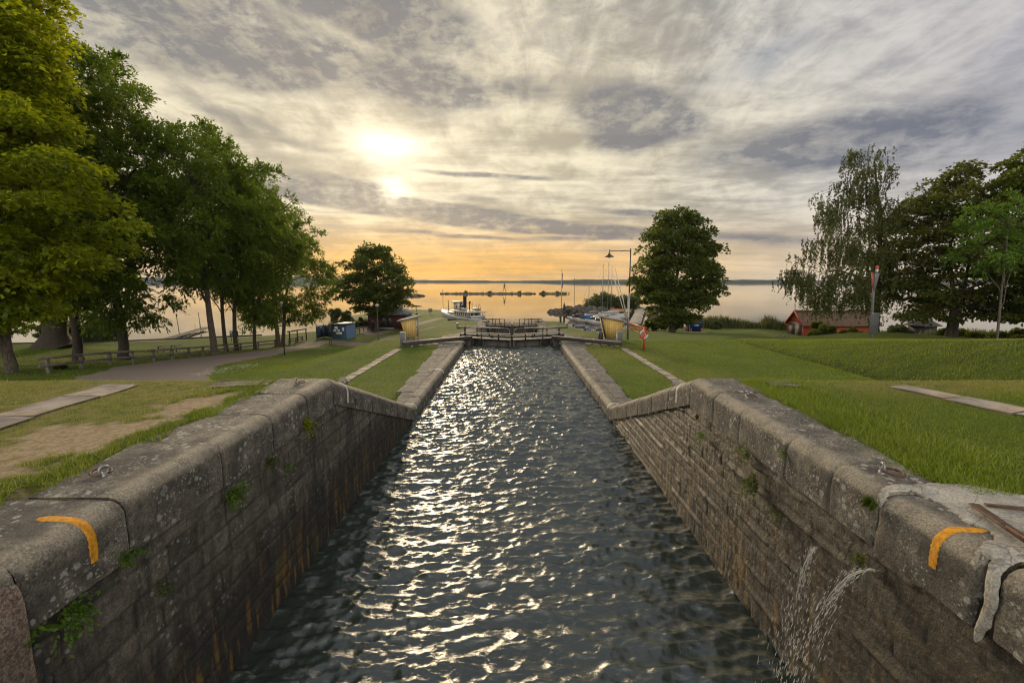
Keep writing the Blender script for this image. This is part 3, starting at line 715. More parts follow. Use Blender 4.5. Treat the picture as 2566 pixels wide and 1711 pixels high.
def mortar():
    # pale mortar patch poured over the near end of the wet wall, with an iron strap
    t = thing('mortar_patch', 'pale mortar patch on top of the wet wall with an iron strap set in it', 'mortar patch', (4.4, 3.1, 2.86))
    poly = [on_z(*p, 2.86)[:2] for p in ((2196, 1236), (2240, 1226), (2330, 1222), (2412, 1224), (2566, 1252), (2700, 1290), (2760, 1425), (2566, 1393), (2500, 1392), (2440, 1388), (2425, 1385), (2460, 1366), (2500, 1352), (2482, 1330), (2420, 1308), (2370, 1272), (2320, 1252), (2290, 1238), (2230, 1240), (2200, 1250))]
    o_ = t.location; tree = bvh_of([c for c in WR.children if c.name.startswith('coping')])
    def inside(x, y):
        c = False; n = len(poly)
        for i in range(n):
            x0, y0 = poly[i]; x1, y1 = poly[(i + 1) % n]
            if (y0 > y) != (y1 > y) and x < (x1 - x0) * (y - y0) / (y1 - y0) + x0: c = not c
        return c
    st = .022; V = []; idx = {}; Fq = []
    for i in range(150):
        for j in range(100):
            x = 3.47 + i * st; y = 2.1 + j * st; jx = .03 * (float(fbm(x * 9, y * 9, 3)) - .5) * 2
            if inside(x + jx, y + jx):
                ks = []
                for (a_, b_) in ((0, 0), (1, 0), (1, 1), (0, 1)):
                    k = (i + a_, j + b_)
                    if k not in idx:
                        xx, yy = 3.47 + k[0] * st, 2.1 + k[1] * st; h = tree.ray_cast(Vector((xx, yy, 4)), Vector((0, 0, -1)), 1.5); zz_ = h[0].z if h[0] is not None and h[0].z > 2.6 else 2.855
                        idx[k] = len(V); V.append((xx, yy, max(zz_, 2.89 if xx > 4.0 else (2.85 if xx > 3.72 else zz_)) + .008 + .012 * float(fbm(xx * 6, yy * 6, 3))))
                    ks.append(idx[k])
                Fq.append(ks)
    b = MB(); b.add(V, Fq); o = b.build('patch', M['concrete'], t, True, origin=o_)
    sd_ = o.modifiers.new('solid', 'SOLIDIFY'); sd_.thickness = .03; sd_.offset = -1
    # mortar joint running down the face between the last two stones
    b = MB(); pts = [(.62 - .045 * k, .012, 0, 1) for k in range(10)]
    for k in range(11): a = pi / 2 * (1 - k / 10); pts.append((.17 - .17 * cos(a), -.17 + .17 * sin(a), -cos(a), sin(a)))
    for k in range(1, 16): pts.append((0, -.17 - k * .032, -1, 0))
    V = []; n = len(pts); m_ = 11
    for i, (x, z, nx, nz_) in enumerate(pts):
        w = (.10 + .05 * (float(fbm(i * .22, 3.3, 2)) - .5) * 2 + (.10 * max(0, 1 - i / 9))) * (1 if i < n - 7 else .35 + .65 * (n - 1 - i) / 7); c0 = 3.06 + .035 * sin(i * .21) - .02 * (i > 20) * (i - 20) / 20
        for j in range(m_):
            u = -1 + 2 * j / (m_ - 1); h_ = (.012 + .020 * float(fbm(i * .5, j * .7, 3))) * (1 - u * u) ** .5 - .012; V.append((3.46 + x + nx * h_ , c0 + w * u * .5 + .014 * (float(fbm(i * .8, u * 3 + 9, 3)) - .5) * 2, 2.85 + z + nz_ * h_))
    b.add(V, [(i * m_ + j, i * m_ + j + 1, (i + 1) * m_ + j + 1, (i + 1) * m_ + j) for i in range(n - 1) for j in range(m_ - 1)])
    b.build('joint', M['concrete'], t, True, origin=o_)
    b = MB(); a = on_z(2440, 1262, 2.925); c = on_z(2600, 1372, 2.925); b.bar(a, c, .075, .012)
    a2 = on_z(2470, 1264, 2.925); c2 = on_z(2640, 1282, 2.925); b.bar(a2, c2, .05, .012)
    b.build('strap', M['rust'], t, origin=o_)
    b = MB(); a = on_z(2525, 1320, 2.945); c = on_z(2640, 1392, 2.945); b.bar(a, c, .03, .03); b.build('hinge_bar', M['rust'], t, origin=o_)
def bm_tri(o):
    import bmesh
    b = bmesh.new(); b.from_mesh(o.data); bmesh.ops.triangulate(b, faces=b.faces[:], ngon_method='EAR_CLIP'); b.normal_update()
    bmesh.ops.recalc_face_normals(b, faces=b.faces[:]); b.to_mesh(o.data); b.free()
mortar()
def bollard(px, py, D, label, r=.16, h=.75, m='stone'):
    x, y, z = at(px, py, D); g0 = gz(x, y); t = MB()
    t.lathe([(r * .85, g0 - .2 - z), (r * .9, -r * 1.2), (r * 1.05, -r * .55), (r * 1.08, 0), (r * .85, r * .6), (r * .45, r * .92), (.02, r)], (0, 0, 0), 18)
    o = t.build('stone_bollard', M[m], smooth=True); o.location = (x, y, z); tag(o, label, 'bollard'); return o
bollard(858, 957, 10.6, 'round-topped stone bollard behind the left sloping coping', .115)
bollard(1694, 966, 10.6, 'round-topped stone bollard behind the right sloping coping', .10)

# ------------------------------------------------------------------ paths
def ribbon(name, pts, width, m, z_off=.02, jag=.15, step=.5, kind='structure', seed=1):
    """pts: list of (x,y,width) centre line, draped on the terrain"""
    P = [np.array(p, float) for p in pts]; C = []
    for i in range(len(P) - 1):
        p0, p1, p2, p3 = P[max(i - 1, 0)], P[i], P[i + 1], P[min(i + 2, len(P) - 1)]; k = max(2, int(np.linalg.norm(p2[:2] - p1[:2]) / step))
        for j in range(k):
            t = j / k; C.append(.5 * ((2 * p1) + (-p0 + p2) * t + (2 * p0 - 5 * p1 + 4 * p2 - p3) * t * t + (-p0 + 3 * p1 - 3 * p2 + p3) * t ** 3))
    C.append(P[-1]); C = np.array(C); T = np.gradient(C[:, :2], axis=0); T /= np.linalg.norm(T, axis=1)[:, None] + 1e-9; Nn = np.stack([-T[:, 1], T[:, 0]], 1)
    m_ = 13; U = np.linspace(-1, 1, m_); V = []
    for i in range(len(C)):
        s = i * step
        for u in U:
            w = C[i, 2] / 2 * (1 + jag * (2 * float(fbm(s * .9 + (7 if u > 0 else 0) + seed, 2.2, 3)) - 1)); x, y = C[i, :2] + Nn[i] * w * u; V.append((x, y))
    V = np.array(V); z = ground(V[:, 0], V[:, 1]); e = np.tile(np.abs(U), len(C)); z = z + z_off - .06 * (e > .98)
    i = np.arange(len(C) - 1)[:, None] * m_ + np.arange(m_ - 1)[None, :]
    o = mesh_np(name, np.column_stack([V, z]), np.stack([i, i + m_, i + m_ + 1, i + 1], -1).reshape(-1, 4), M[m], smooth=True); tag(o, kind=kind); return o
def path_line(pairs):
    out = []
    for (a, b) in pairs:
        A = at_g(*a); B = at_g(*b); out.append(((A[0] + B[0]) / 2, (A[1] + B[1]) / 2, math.dist(A[:2], B[:2])))
    return out
gp = [(-27.5, 11.5, 4.0), (-23.6, 15.5, 4.0)]
for a, b in [((201, 942), (300, 962)), ((384, 909), (475, 931)), ((530, 889), (640, 902)), ((640, 879), (770, 876)), ((750, 860), (850, 856))]:
    A = at_g(*a); B = at_g(*b); gp.append(((A[0] + B[0]) / 2, (A[1] + B[1]) / 2, min(5.5, math.dist(A[:2], B[:2]) * .62)))
gravel_pts = gp + [(-20.5, 66, 4.2), (-20, 75, 3.4), (-17, 84, 3.0), (-15, 92, 2.4)]
ribbon('gravel_path', gravel_pts, 0, 'gravel', z_off=.05, jag=.18)
A = at_g(930, 838); ribbon('gravel_track', [(A[0] - 6, A[1] + 14, 2.4), (A[0], A[1], 2.2), at_g(985, 826)[:2] + (2.2,), at_g(1050, 812)[:2] + (2.0,), at_g(1095, 800)[:2] + (2.0,), at_g(1125, 797)[:2] + (1.6,)], 0, 'gravel', z_off=.05, seed=4)
ribbon('gravel_track', [at_g(1780, 834)[:2] + (1.6,), at_g(1700, 832)[:2] + (2.6,), at_g(1620, 833)[:2] + (1.6,)], 0, 'gravel', z_off=.05, seed=9, jag=.4)
def slabs(name, a, b, wd, n, seed, m='concrete_slab', th=.028):
    rr = random.Random(seed); mb = MB(); a = Vector(a); b = Vector(b); d = (b - a); L = d.length; d.normalize(); s = 0; sd = Vector((-d.y, d.x)); ang = atan2(d.y, d.x)
    while s < L:
        l = min(L - s, rr.uniform(.7, 1.35)); w = wd * rr.uniform(.93, 1.07); k = max(2, int(l / .3)); V = []
        for i in range(k + 1):
            for u in (-.5, -.17, .17, .5):
                p = a + d * (s + .015 + (l - .03) * i / k) + sd * (w * u + .02 * sin(s * 3 + i)); V.append((p.x, p.y, gz(p.x, p.y) + th + .012 * (rr.random() - .5)))
        nv = len(V); bot = [(x, y, z - .16) for x, y, z in V]
        Fq = [(i * 4 + j, (i + 1) * 4 + j, (i + 1) * 4 + j + 1, i * 4 + j + 1) for i in range(k) for j in range(3)]
        ring = [i * 4 for i in range(k + 1)] + [k * 4 + 1, k * 4 + 2] + [i * 4 + 3 for i in range(k, -1, -1)] + [2, 1]
        Fq += [(ring[i], ring[(i + 1) % len(ring)], ring[(i + 1) % len(ring)] + nv, ring[i] + nv) for i in range(len(ring))]
        mb.add(V + bot, Fq); s += l
    o = mb.build(name, M[m]); tag(o, kind='structure'); return o
M['concrete_slab'] = mat('flagstones', (.34, .285, .225), (.19, .155, .125), 2.2, .85, .6, 30)
slabs('stone_path', (-7.62, 16.6), (-7.5, 29.7), .50, 12, 1)
slabs('stone_path', (7.42, 15.9), (7.42, 30.0), .48, 12, 2)
slabs('stone_path', on_z(305, 966, 2.97)[:2], (-6.9, 4.9), .62, 8, 3)
slabs('stone_path', on_z(2245, 968, 2.97)[:2], (on_z(2640, 1046, 2.97)[0], on_z(2640, 1046, 2.97)[1]), .50, 8, 4)
slabs('stone_path', (-6.1, 31.6), (-5.2, 35.4), .7, 4, 6)
slabs('stone_path', (6.3, 32.6), (6.0, 35.0), .7, 4, 7)
for a, b in (((-5.5, 8.2), (-4.5, 8.4)), ((4.7, 8.3), (5.25, 8.25))): slabs('stone_path', a, b, .55, 4, 8, 'stone_top')

# ------------------------------------------------------------------ lock gates
def gate_leaf(side, yc, yo, zd, wz, label, group, far=False):
    """one mitre-gate leaf; side -1 / 1, yc mitre y, yo heel y, zd deck level, wz water level"""
    t = thing('gate_leaf', label, 'lock gate', (0, yc, wz), 0, group)
    def P(x, off=0, z=0): return (side * x, (yo - yc) * x / 3.8 + off, z - wz)
    mb = MB(); mb.bar(P(.02, .2, (wz - .9 + zd - .08) / 2), P(3.75, .2, (wz - .9 + zd - .08) / 2), .26, zd - .08 - wz + .9)
    mb.build('gate_panel', M['wood_dark'], t)
    for x, nm in ((.12, 'mitre_post'), (3.6, 'heel_post')): MB().bar(P(x, .17, wz - .9), P(x, .17, zd + .02), .32, .34, (0, 1, 0)).build(nm, M['wood_dark'], t)
    for x in (1.0, 2.2, 3.0): MB().bar(P(x, .02, wz - .5), P(x, .02, zd), .14, .12, (0, 1, 0)).build('panel_rib', M['wood_dark'], t)
    mb = MB(); mb.bar(P(.1, -.04, zd), P(4.25, -.04, zd), .20, .09); mb.build('walkway_edge', M['wood_edge'], t)
    mb = MB()
    for k in range(3): mb.bar(P(.1, .25 + k * .24, zd - .01), P(4.0, .25 + k * .24, zd - .01), .22, .05)
    mb.build('walkway', M['wood_brown'], t)
    mb = MB(); mb.bar(P(.05, 1.45, zd - .03), P(4.15, 1.45, zd - .03), .26, .20); mb.build('rear_beam', M['wood_dark'], t)
    mb = MB(); mb.bar(P(.05, 1.45, zd + .095), P(4.15, 1.45, zd + .095), .24, .045); mb.build('beam_cap', M['wood_edge'], t)
    for x in (1.0, 2.32, 3.65): MB().bar(P(x, -.12, zd - (.75 if x == 2.32 else .12)), P(x, -.12, zd + .84), .10, .10, (0, 1, 0)).build('rail_post', M['wood_dark'], t)
    for z in ((.86,), (.42,)):
        x0 = 1.0 - .08 if z[0] > .5 else .12
        mb = MB(); mb.bar(P(x0, -.18, zd + z[0]), P(4.22, -.18, zd + z[0]), .06, .085); mb.build('handrail', M['wood_dark'] if far else M['wood_edge'], t)
    for x in (1.75, 2.75, 3.7): MB().bar(P(x, 1.1, zd - .15), P(x, 1.1, zd + .86), .09, .09, (0, 1, 0)).build('rail_post', M['wood_dark'], t)
    for x in (1.75, 2.75): MB().bar(P(x, .9, zd - .8), P(x, .9, zd - .1), .07, .07, (0, 1, 0)).build('strut', M['wood_dark'], t)
    mb = MB(); mb.bar(P(1.7, 1.16, zd + .60), P(4.3, 1.16, zd + .60), .06, .07); mb.build('rear_rail', M['wood_dark'], t)
    mb = MB(); mb.tube([P(.16, -.05, zd - .02), P(.16, -.05, zd + .62), P(.2, -.05, zd + .74), P(.34, -.08, zd + .82), P(1.0, -.14, zd + .86)], .017, 6); mb.build('hand_loop', M['steel'], t)
    # paddle gear rods
    mb = MB(); mb.tube([P(1.55, .5, zd - .6), P(1.55, .5, zd + .35)], .03, 6); mb.box(side * 1.45, side * 1.65, (yo - yc) * .4 + .4, (yo - yc) * .4 + .6, zd - wz, zd - wz + .22); mb.build('paddle_gear', M['iron'], t)
    return t
gate_leaf(-1, 33.5, 34.9, .55, 0, 'left leaf of the nearer lock gate, pale rails over dark timber', 'nearer lock gate leaves')
gate_leaf(1, 33.5, 34.9, .55, 0, 'right leaf of the nearer lock gate, pale rails over dark timber', 'nearer lock gate leaves')
gate_leaf(-1, 62.0, 63.6, -1.22, -1.5, 'dark-railed left leaf of the farther lock gate, next to the lake', 'farther lock gate leaves', True)
gate_leaf(1, 62.0, 63.6, -1.22, -1.5, 'dark-railed right leaf of the farther lock gate, next to the lake', 'farther lock gate leaves', True)
for sd_, lb in ((-1, 'long dark gate beam lying from the left yellow hut to the lock gate'), (1, 'long dark gate beam lying from the right yellow hut to the lock gate')):
    a = Vector((sd_ * 7.35, 30.4, .66)); c = Vector((sd_ * 2.95, 33.1, .74)); t = thing('gate_beam', lb, 'gate beam', tuple(a), 0, 'gate beams')
    mb = MB(); mb.bar((0, 0, 0), c - a, .26, .24); mb.build('timber', M['wood_dark'], t, bevel=.01)
    mb = MB(); mb.bar((0, 0, .135), c - a + Vector((0, 0, .135)), .24, .03); mb.build('pale_cap', M['wood_edge'], t)
    mb = MB()
    for f in (.12, .3): p = (c - a) * f; mb.box(p.x - .1, p.x + .1, p.y - .1, p.y + .1, -.34, -.12)
    mb.build('block', M['stone'], t)
    mb = MB(); mb.box(sd_ * 3.25 - .22, sd_ * 3.25 + .22, 33.2, 34.3, -.5, .62, 0); o = mb.build('heel_post', M['wood_dark'], bevel=.02, origin=(sd_ * 3.25, 33.7, 0))
    tag(o, 'dark heel post under the inner end of the %s gate beam' % ('left' if sd_ < 0 else 'right'), 'heel post')
    slabs('stone_path', (sd_ * 7.6, 31.2), (sd_ * 3.6, 33.3), 1.0, 4, 12 + sd_, 'stone_top', .045)
# quay of the gate recess and the lower chamber
for sd_, lb in ((-1, 'low stone quay along the far chamber on the side of the steamer'), (1, 'low stone quay along the far chamber on the side of the sailing boats')):
    t = thing('quay_wall', lb, 'quay wall', (sd_ * 3.9, 32, 0)); ys = list(np.arange(32, 71, 1.5)) + [71.5]
    for k in range(len(ys) - 1):
        a, b = ys[k], ys[k + 1]; w = 1.3 if a > 37 else 1.7; x0 = 3.9 if 32.5 < a < 36 else 3.55
        zt = lambda y: float(corridor(y)) + .06
        mb = MB(); V = [(sd_ * xx, y, z) for y in (a + .01, b - .01) for xx, z in ((x0, -6.2), (x0, zt(y) - .04), (x0 + .05, zt(y)), (x0 + w, zt(y)), (x0 + w, -.5 + zt(y)), (x0 + w, -6.2))]
        V = [(x - sd_ * 3.9, y - 32, z) for x, y, z in V]
        mb.add(V, [(0, 1, 7, 6), (1, 2, 8, 7), (2, 3, 9, 8), (3, 4, 10, 9), (4, 5, 11, 10), (0, 5, 4, 3, 2, 1), (6, 7, 8, 9, 10, 11)]); mb.build('quay_stone', M['stone_top'], t)
    mb = MB()
# ------------------------------------------------------------------ huts, posts by the gates
def hut(side, label, roof_label):
    D = 34.0
    if side < 0: bl, br, tl, tr, zl, zr_ = 1016, 1042, 1004, 1041, 1.86, 2.10
    else: bl, br, tl, tr, zl, zr_ = 1519, 1557, 1507, 1562, 2.16, 1.84
    X = lambda p: (p - 1283) / F * (D * cos(PT) + (H - 1.2) * sin(PT))
    ox = (X(bl) + X(br)) / 2; g0 = gz(ox, D); t = thing('lock_hut', label, 'hut', (ox, D, g0))
    z = lambda v: v - g0
    mb = MB(); mb.prism([(X(bl) - ox, z(.62)), (X(br) - ox, z(.62)), (X(tr) - ox, z(zr_)), (X(tl) - ox, z(zl))], 0, 1.0); mb.build('wall', M['yellowboards'], t)
    mb = MB(); mb.box(X(bl) - ox + .03, X(br) - ox - .03, .04, .96, -.15, z(.62)); mb.build('plinth', M['stone_top'], t)
    mb = MB(); ov = .22; dx = X(tr) - X(tl); sl = (zr_ - zl) / dx
    a = (X(tl) - ox - ov, z(zl) - ov * sl + .015); c = (X(tr) - ox + ov * .8, z(zr_) + ov * .8 * sl + .015)
    mb.prism([a, c, (c[0], c[1] + .11), (a[0], a[1] + .11)], -.16, 1.2); mb.build('roof', M['felt'], t)
    mb = MB(); s = 1 if side < 0 else -1; xe = (X(br) - ox) if side < 0 else (X(tl) - ox)
    if side < 0:
        for y0 in (.12, .82): mb.box(xe + .0, xe + .05, y0, y0 + .07, z(.75), z(2.0))
        mb.box(xe, xe + .05, .12, .89, z(1.4), z(1.48)); mb.build('frame', M['offwhite'], t)
    else:
        mb.bar((X(tl) - ox - .05, -.02, z(zl) - .02), (X(bl) - ox - .04, -.02, z(.62)), .10, .12, (0, 1, 0)); mb.build('dark_brace', M['wood_dark'], t)
    return t
hut(-1, 'small yellow boarded hut on the left bank behind the gate beam', '')
hut(1, 'small yellow boarded hut with leaning dark edge on the right bank', '')
def box_post(px, D, label, zt, m='sign', w=.34):
    x = xat(px, D, 850); g0 = gz(x, D); t = thing('service_post', label, 'service post', (x, D, g0))
    mb = MB(); mb.box(-w / 2, w / 2, -w / 2, w / 2, -.05, zt); mb.build('cabinet', M['sign2'], t, bevel=.01)
    mb = MB(); mb.box(-w / 2 - .02, w / 2 + .02, -w / 2 - .02, w / 2 + .02, zt, zt + .04); mb.build('lid', M['wood_edge'], t)
    mb = MB(); s = 1 if px < 1283 else -1; mb.box(s * w / 2, s * (w / 2 + .035), -w / 2 - .01, w / 2, 0, zt); mb.build('pale_side', M['wood_edge'], t)
M['sign2'] = mat('grey_cabinet', (.095, .10, .11), (.065, .07, .078), 3, .5)
box_post(1010, 31.2, 'grey box post at the outer end of the left gate beam', .93)
box_post(1552, 31.6, 'grey box post at the outer end of the right gate beam', .95)
for px, D, lb, m, r, h in ((1044, 32.2, 'brown rounded stone bollard at the right foot of the left hut', 'pink_stone', .17, .58), (1505, 32.6, 'dark wooden bollard at the left foot of the right hut', 'wood_dark', .17, .82),):
    x = xat(px, D, 850); mb = MB(); mb.lathe([(r, -.2), (r, h - r * .7), (r * .85, h - r * .3), (r * .5, h - .03), (.02, h)], n=16); o = mb.build('bollard', M[m], smooth=True); o.location = (x, D, gz(x, D)); tag(o, lb, 'bollard')
for px, D, lb, w, h in ((1147, 52, 'short post with white top left of the gates', .26, .55), (1420, 52, 'short post with white top right of the gates', .26, .55)):
    x = xat(px, D, 812); t = thing('mooring_post', lb, 'mooring post', (x, D, gz(x, D)))
    mb = MB(); mb.box(-w / 2, w / 2, -w / 2, w / 2, -.2, h); mb.build('post', M['sign2'], t); mb = MB(); mb.box(-w / 2 - .02, w / 2 + .02, -w / 2 - .02, w / 2 + .02, h, h + .1); mb.build('cap', M['white'], t)

# ------------------------------------------------------------------ lamps, poles and signs
def pole_lamp():
    D = 35.0; x = xat(1573, D, 845); g0 = gz(x, D); t = thing('street_lamp', 'tall street lamp with a long arm and a hanging shade beside the orange ladder', 'street lamp', (x, D, g0)); zt = at(1578, 623, D)[2] - g0
    xa = at(1527, 628, D)[0] - x; z = at(1527, 629, D)[2] - g0
    mb = MB(); mb.tube([(0, 0, -.1), (0, 0, 3.6)], .085, 10); mb.build('lower_pole', M['steel'], t, True)
    mb = MB(); mb.tube([(0, 0, 3.5), (0, 0, zt)], .05, 8); mb.build('upper_pole', M['iron'], t, True)
    mb = MB(); mb.tube([(0, 0, z), (xa, 0, z)], .028, 6); mb.tube([(0, 0, zt - .02), (xa * .45, 0, z + .02)], .008, 5); mb.tube([(xa, 0, z + .12), (xa, 0, z - .15)], .03, 6); mb.build('arm', M['iron'], t, True)
    zs = z - .15; mb = MB(); mb.lathe([(.05, .02), (.09, -.03), (.10, -.12), (.34, -.26), (.36, -.30), (.30, -.29), (.07, -.15)], (xa, 0, zs), 20); mb.build('lamp_shade', M['iron'], t, True)
    mb = MB(); mb.lathe([(.02, -.38), (.07, -.34), (.08, -.27), (.05, -.2)], (xa, 0, zs), 12); mb.build('lamp_glass', M['white'], t, True)
pole_lamp()
def arch_lamp():
    D = 70; x = xat(947, D, 822); g0 = gz(x, D); h = at(947, 762, D)[2] - g0
    t = thing('park_lamp', 'park lamp with a pale domed hood in front of the dark red café', 'street lamp', (x, D, g0))
    mb = MB(); mb.tube([(0, 0, -.1), (0, 0, 1.0), (0, 0, 1.05), (0, 0, h - .3)], [.09, .09, .055, .05], 8); mb.build('pole', M['barkL'], t)
    mb = MB(); mb.lathe([(.34, -.28), (.33, -.20), (.27, -.07), (.15, .02), (.02, .06)], (0, 0, h), 16); mb.build('hood', M['offwhite'], t, True)
    mb = MB(); mb.lathe([(.10, -.46), (.12, -.3), (.10, -.2)], (0, 0, h), 12); mb.build('lamp_glass', M['white'], t, True)
arch_lamp()
def ball_lamp():
    D = 42; x = xat(712, D, 874); g0 = gz(x, D); h = at(712, 757, D)[2] - g0
    t = thing('park_lamp', 'dark park lamp standing beside the path in front of the multi-stemmed ash tree', 'street lamp', (x, D, g0))
    mb = MB(); mb.tube([(0, 0, -.1), (0, 0, h - .35)], .05, 8); mb.build('pole', M['iron'], t)
    mb = MB(); mb.lathe([(.06, -.42), (.13, -.36), (.16, -.15), (.19, -.12), (.10, -.02), (.02, .05)], (0, 0, h), 14); mb.build('lantern', M['steel'], t, True)
ball_lamp()
def pole(name, px, py0, D, label, cat, r=.045, m='steel', flag=False, top=None):
    x = xat(px, D, 810); g0 = max(gz(x, D), -5.2); h = at(px, py0, D)[2] - g0
    t = thing(name, label, cat, (x, D, g0)); mb = MB(); mb.tube([(0, 0, -.2), (0, 0, h * .5), (0, 0, h)], [r, r * .8, r * .45], 8); mb.build('pole', M[m], t, True)
    mb = MB(); mb.lathe([(.02, -.05), (.07, 0), (.07, .05), (.02, .1)], (0, 0, h), 10); mb.build('finial', M['iron'], t, True)
    if flag:
        V = []; Fq = []
        for i in range(10):
            for j in range(3): V.append((.04 + .05 * j + .03 * sin(i * .9 + j), .06 * sin(i * 1.3 + j * 1.8), h - .25 - i * .24 - .1 * j))
        Fq = [(i * 3 + j, i * 3 + j + 1, i * 3 + j + 4, i * 3 + j + 3) for i in range(9) for j in range(2)]
        mb = MB(); mb.add(V, Fq); o = mb.build('pennant', M['bluevan'], t); s = o.modifiers.new('s', 'SOLIDIFY'); s.thickness = .02
    return t
pole('flagpole', 1406, 678, 66, 'flagpole with a limp dark pennant between the gates and the harbour', 'flagpole', .07, 'steel', True)
pole('pole', 1438, 700, 70, 'plain thin pole right of the flagpole by the harbour', 'pole', .055, 'barkL')
def signal():
    D = 35.0; x = xat(2183, D, 847); g0 = gz(x, D); t = thing('signal_mast', 'grey signal mast with a red-capped lamp and dark board', 'signal mast', (x, D, g0))
    k = D / F * 1.0
    zz = lambda py, px=2190: at(px, py, D)[2] - g0
    xx = lambda px, py=740: at(px, py, D)[0] - x
    mb = MB(); mb.bar((0, 0, -.1), (xx(2190, 700), 0, zz(700)), .12, .13, (0, 1, 0)); mb.build('mast', M['sign2'], t, bevel=.015)
    mb = MB(); mb.box(xx(2185), xx(2207), -.10, -.04, zz(837), zz(786)); mb.build('dark_board', M['sign'], t, bevel=.01)
    mb = MB(); mb.box(xx(2184), xx(2208), -.12, 0, zz(786), zz(786) + .05); mb.build('board_cap', M['steel'], t)
    xc = xx(2192, 700)
    mb = MB(); z0, z1 = zz(728), zz(684); V = [(xc + a * w, b * w, z) for z, w in ((z0, .07), (z1, .19)) for a, b in ((-1, -1), (1, -1), (1, 1), (-1, 1))]
    mb.add(V, [(0, 3, 2, 1), (4, 5, 6, 7), (0, 1, 5, 4), (1, 2, 6, 5), (2, 3, 7, 6), (3, 0, 4, 7)]); mb.build('lantern', M['sign2'], t, bevel=.01)
    mb = MB(); mb.box(xc - .21, xc + .21, -.21, .21, z1, z1 + .06)
    for a in (-1, 1): mb.bar((xc + a * .07, -.07, z0), (xc + a * .195, -.195, z1), .025, .025)
    mb.build('lantern_frame', M['iron'], t)
    mb = MB(); mb.bar((xc - .10, -.12, z0 - .02), (xc - .34, -.14, z1 + .02), .07, .03, (0, 1, 0)); mb.build('red_arm', M['red'], t)
    mb = MB(); mb.lathe([(.08, 0), (.09, .06), (.11, .12), (.09, .2), (.08, .24)], (xc + .10, 0, z1 + .06), 14); mb.build('lamp_base', M['white'], t, True)
    mb = MB(); mb.lathe([(.08, .24), (.11, .3), (.10, .42), (.04, .50), (.01, .52)], (xc + .10, 0, z1 + .06), 14); mb.build('red_lamp', M['red'], t, True)
    slabs('stone_path', (x - .6, D - .1), (x + .6, D - .1), .8, 2, 31)
signal()
def ladder():
    a = Vector(at(1575, 808, 34.0)); c = Vector(at(1616, 822, 29.0)); a2 = a - Vector((0, 0, .42)); c2 = c - Vector((0, 0, .46))
    x, y = c.x - .03, c.y; g0 = gz(x, y)
    t = thing('ladder_rack', 'red post carrying the horizontal orange ladder', 'post', (x, y, g0))
    mb = MB(); mb.tube([(0, 0, -.1), (0, 0, c.z - g0 + .05)], .065, 10); mb.box(-.12, .12, -.05, .05, c2.z - g0 - .1, c2.z - g0 - .04); mb.build('post', M['red'], t, True)
    o = Vector(a); t = thing('rescue_ladder', 'orange rescue ladder hanging level between the lamp and the red post', 'ladder', tuple(o))
    mb = MB(); mb.bar((0, -.1, 0), c - o + Vector((.08, -.09, 0)), .05, .06); mb.build('rail', M['orange'], t)
    mb = MB(); mb.bar(a2 - o + Vector((0, -.1, 0)), c2 - o + Vector((.08, -.09, 0)), .05, .06); mb.build('rail', M['orange'], t)
    for k in range(13):
        f = (k + .5) / 13; p = a + (c - a) * f - o; q = a2 + (c2 - a2) * f - o; mb = MB(); mb.tube([p + Vector((.03, -.1, 0)), q + Vector((.03, -.1, 0))], .018, 6); mb.build('rung', M['redwood'], t)
    t = thing('lifebuoy', 'red and white lifebuoy hanging on the red post', 'lifebuoy', (x - .05, y - .12, c.z - .40))
    mb = MB(); tor = MB(); tor.torus((0, 0, 0), .23, .058, 'y', 28, 10); V = tor.V[0]; n, m_ = 28, 10
    for nm, mm, rng_ in (('red_ring', 'red', [0, 1, 4, 5]), ('white_ring', 'white', [2, 3, 6, 7])):
        fs = [(i * m_ + j, ((i + 1) % n) * m_ + j, ((i + 1) % n) * m_ + (j + 1) % m_, i * m_ + (j + 1) % m_) for i in range(n) for j in range(m_) if (i * 8 // n) % 4 in ((0, 1) if nm == 'red_ring' else (2, 3))]
        us = sorted({i for f in fs for i in f}); mp = {i: k for k, i in enumerate(us)}; mb = MB(); mb.add([V[i] for i in us], [tuple(mp[i] for i in f) for f in fs]); mb.build(nm, M[mm], t, True)
    mb = MB(); mb.tube([(-.05, -.05, -.35), (.1, -.06, -.2), (.05, -.06, .1), (-.12, -.06, .3)], .015, 5); mb.build('rope', M['white'], t)
ladder()

# ------------------------------------------------------------------ post and rail fences
def fence(posts, label, ph=.9, rails=(.82, .42), over=.9, m='wood_grey', pw=.15, rw=.14, name='rail_fence'):
    P = [Vector((p[0], p[1], gz(p[0], p[1]))) for p in posts]; t = thing(name, label, 'fence', tuple(P[0])); o = P[0]
    for p in P:
        mb = MB(); q = p - o; mb.bar(q - Vector((0, 0, .15)), q + Vector((0, 0, ph - .02)), pw, pw, (0, 1, 0)); mb.build('post', M[m], t, bevel=.01)
    for z in rails:
        for i in range(len(P) - 1):
            a = P[i] - o; b = P[i + 1] - o; d = (b - a); d2 = d.normalized()
            if i == 0: a = a - d2 * over
            if i == len(P) - 2: b = b + d2 * .15
            s = d2.cross(Vector((0, 0, 1))) * (pw / 2 + .03); mb = MB(); mb.bar(a + s + Vector((0, 0, z)) , b + s + Vector((0, 0, z + random.uniform(-.015, .015))), .06, rw); mb.build('rail', M[m], t)
    return t
fp = []
for px, py in ((122, 935), (205, 923), (277, 914), (334, 910), (386, 906), (433, 901), (474, 895), (510, 891), (566, 883), (604, 879), (648, 873), (690, 867)):
    fp.append(at_g(px, py))
fence(fp, 'long weathered two-rail fence running between the park trees and the gravel path')
fp2 = [at_g(725, 862), at_g(742, 858), at_g(758, 854)]
fence(fp2, 'short end of weathered fence under the wooden frame by the gravel path', .8, (.7, .35), .2)
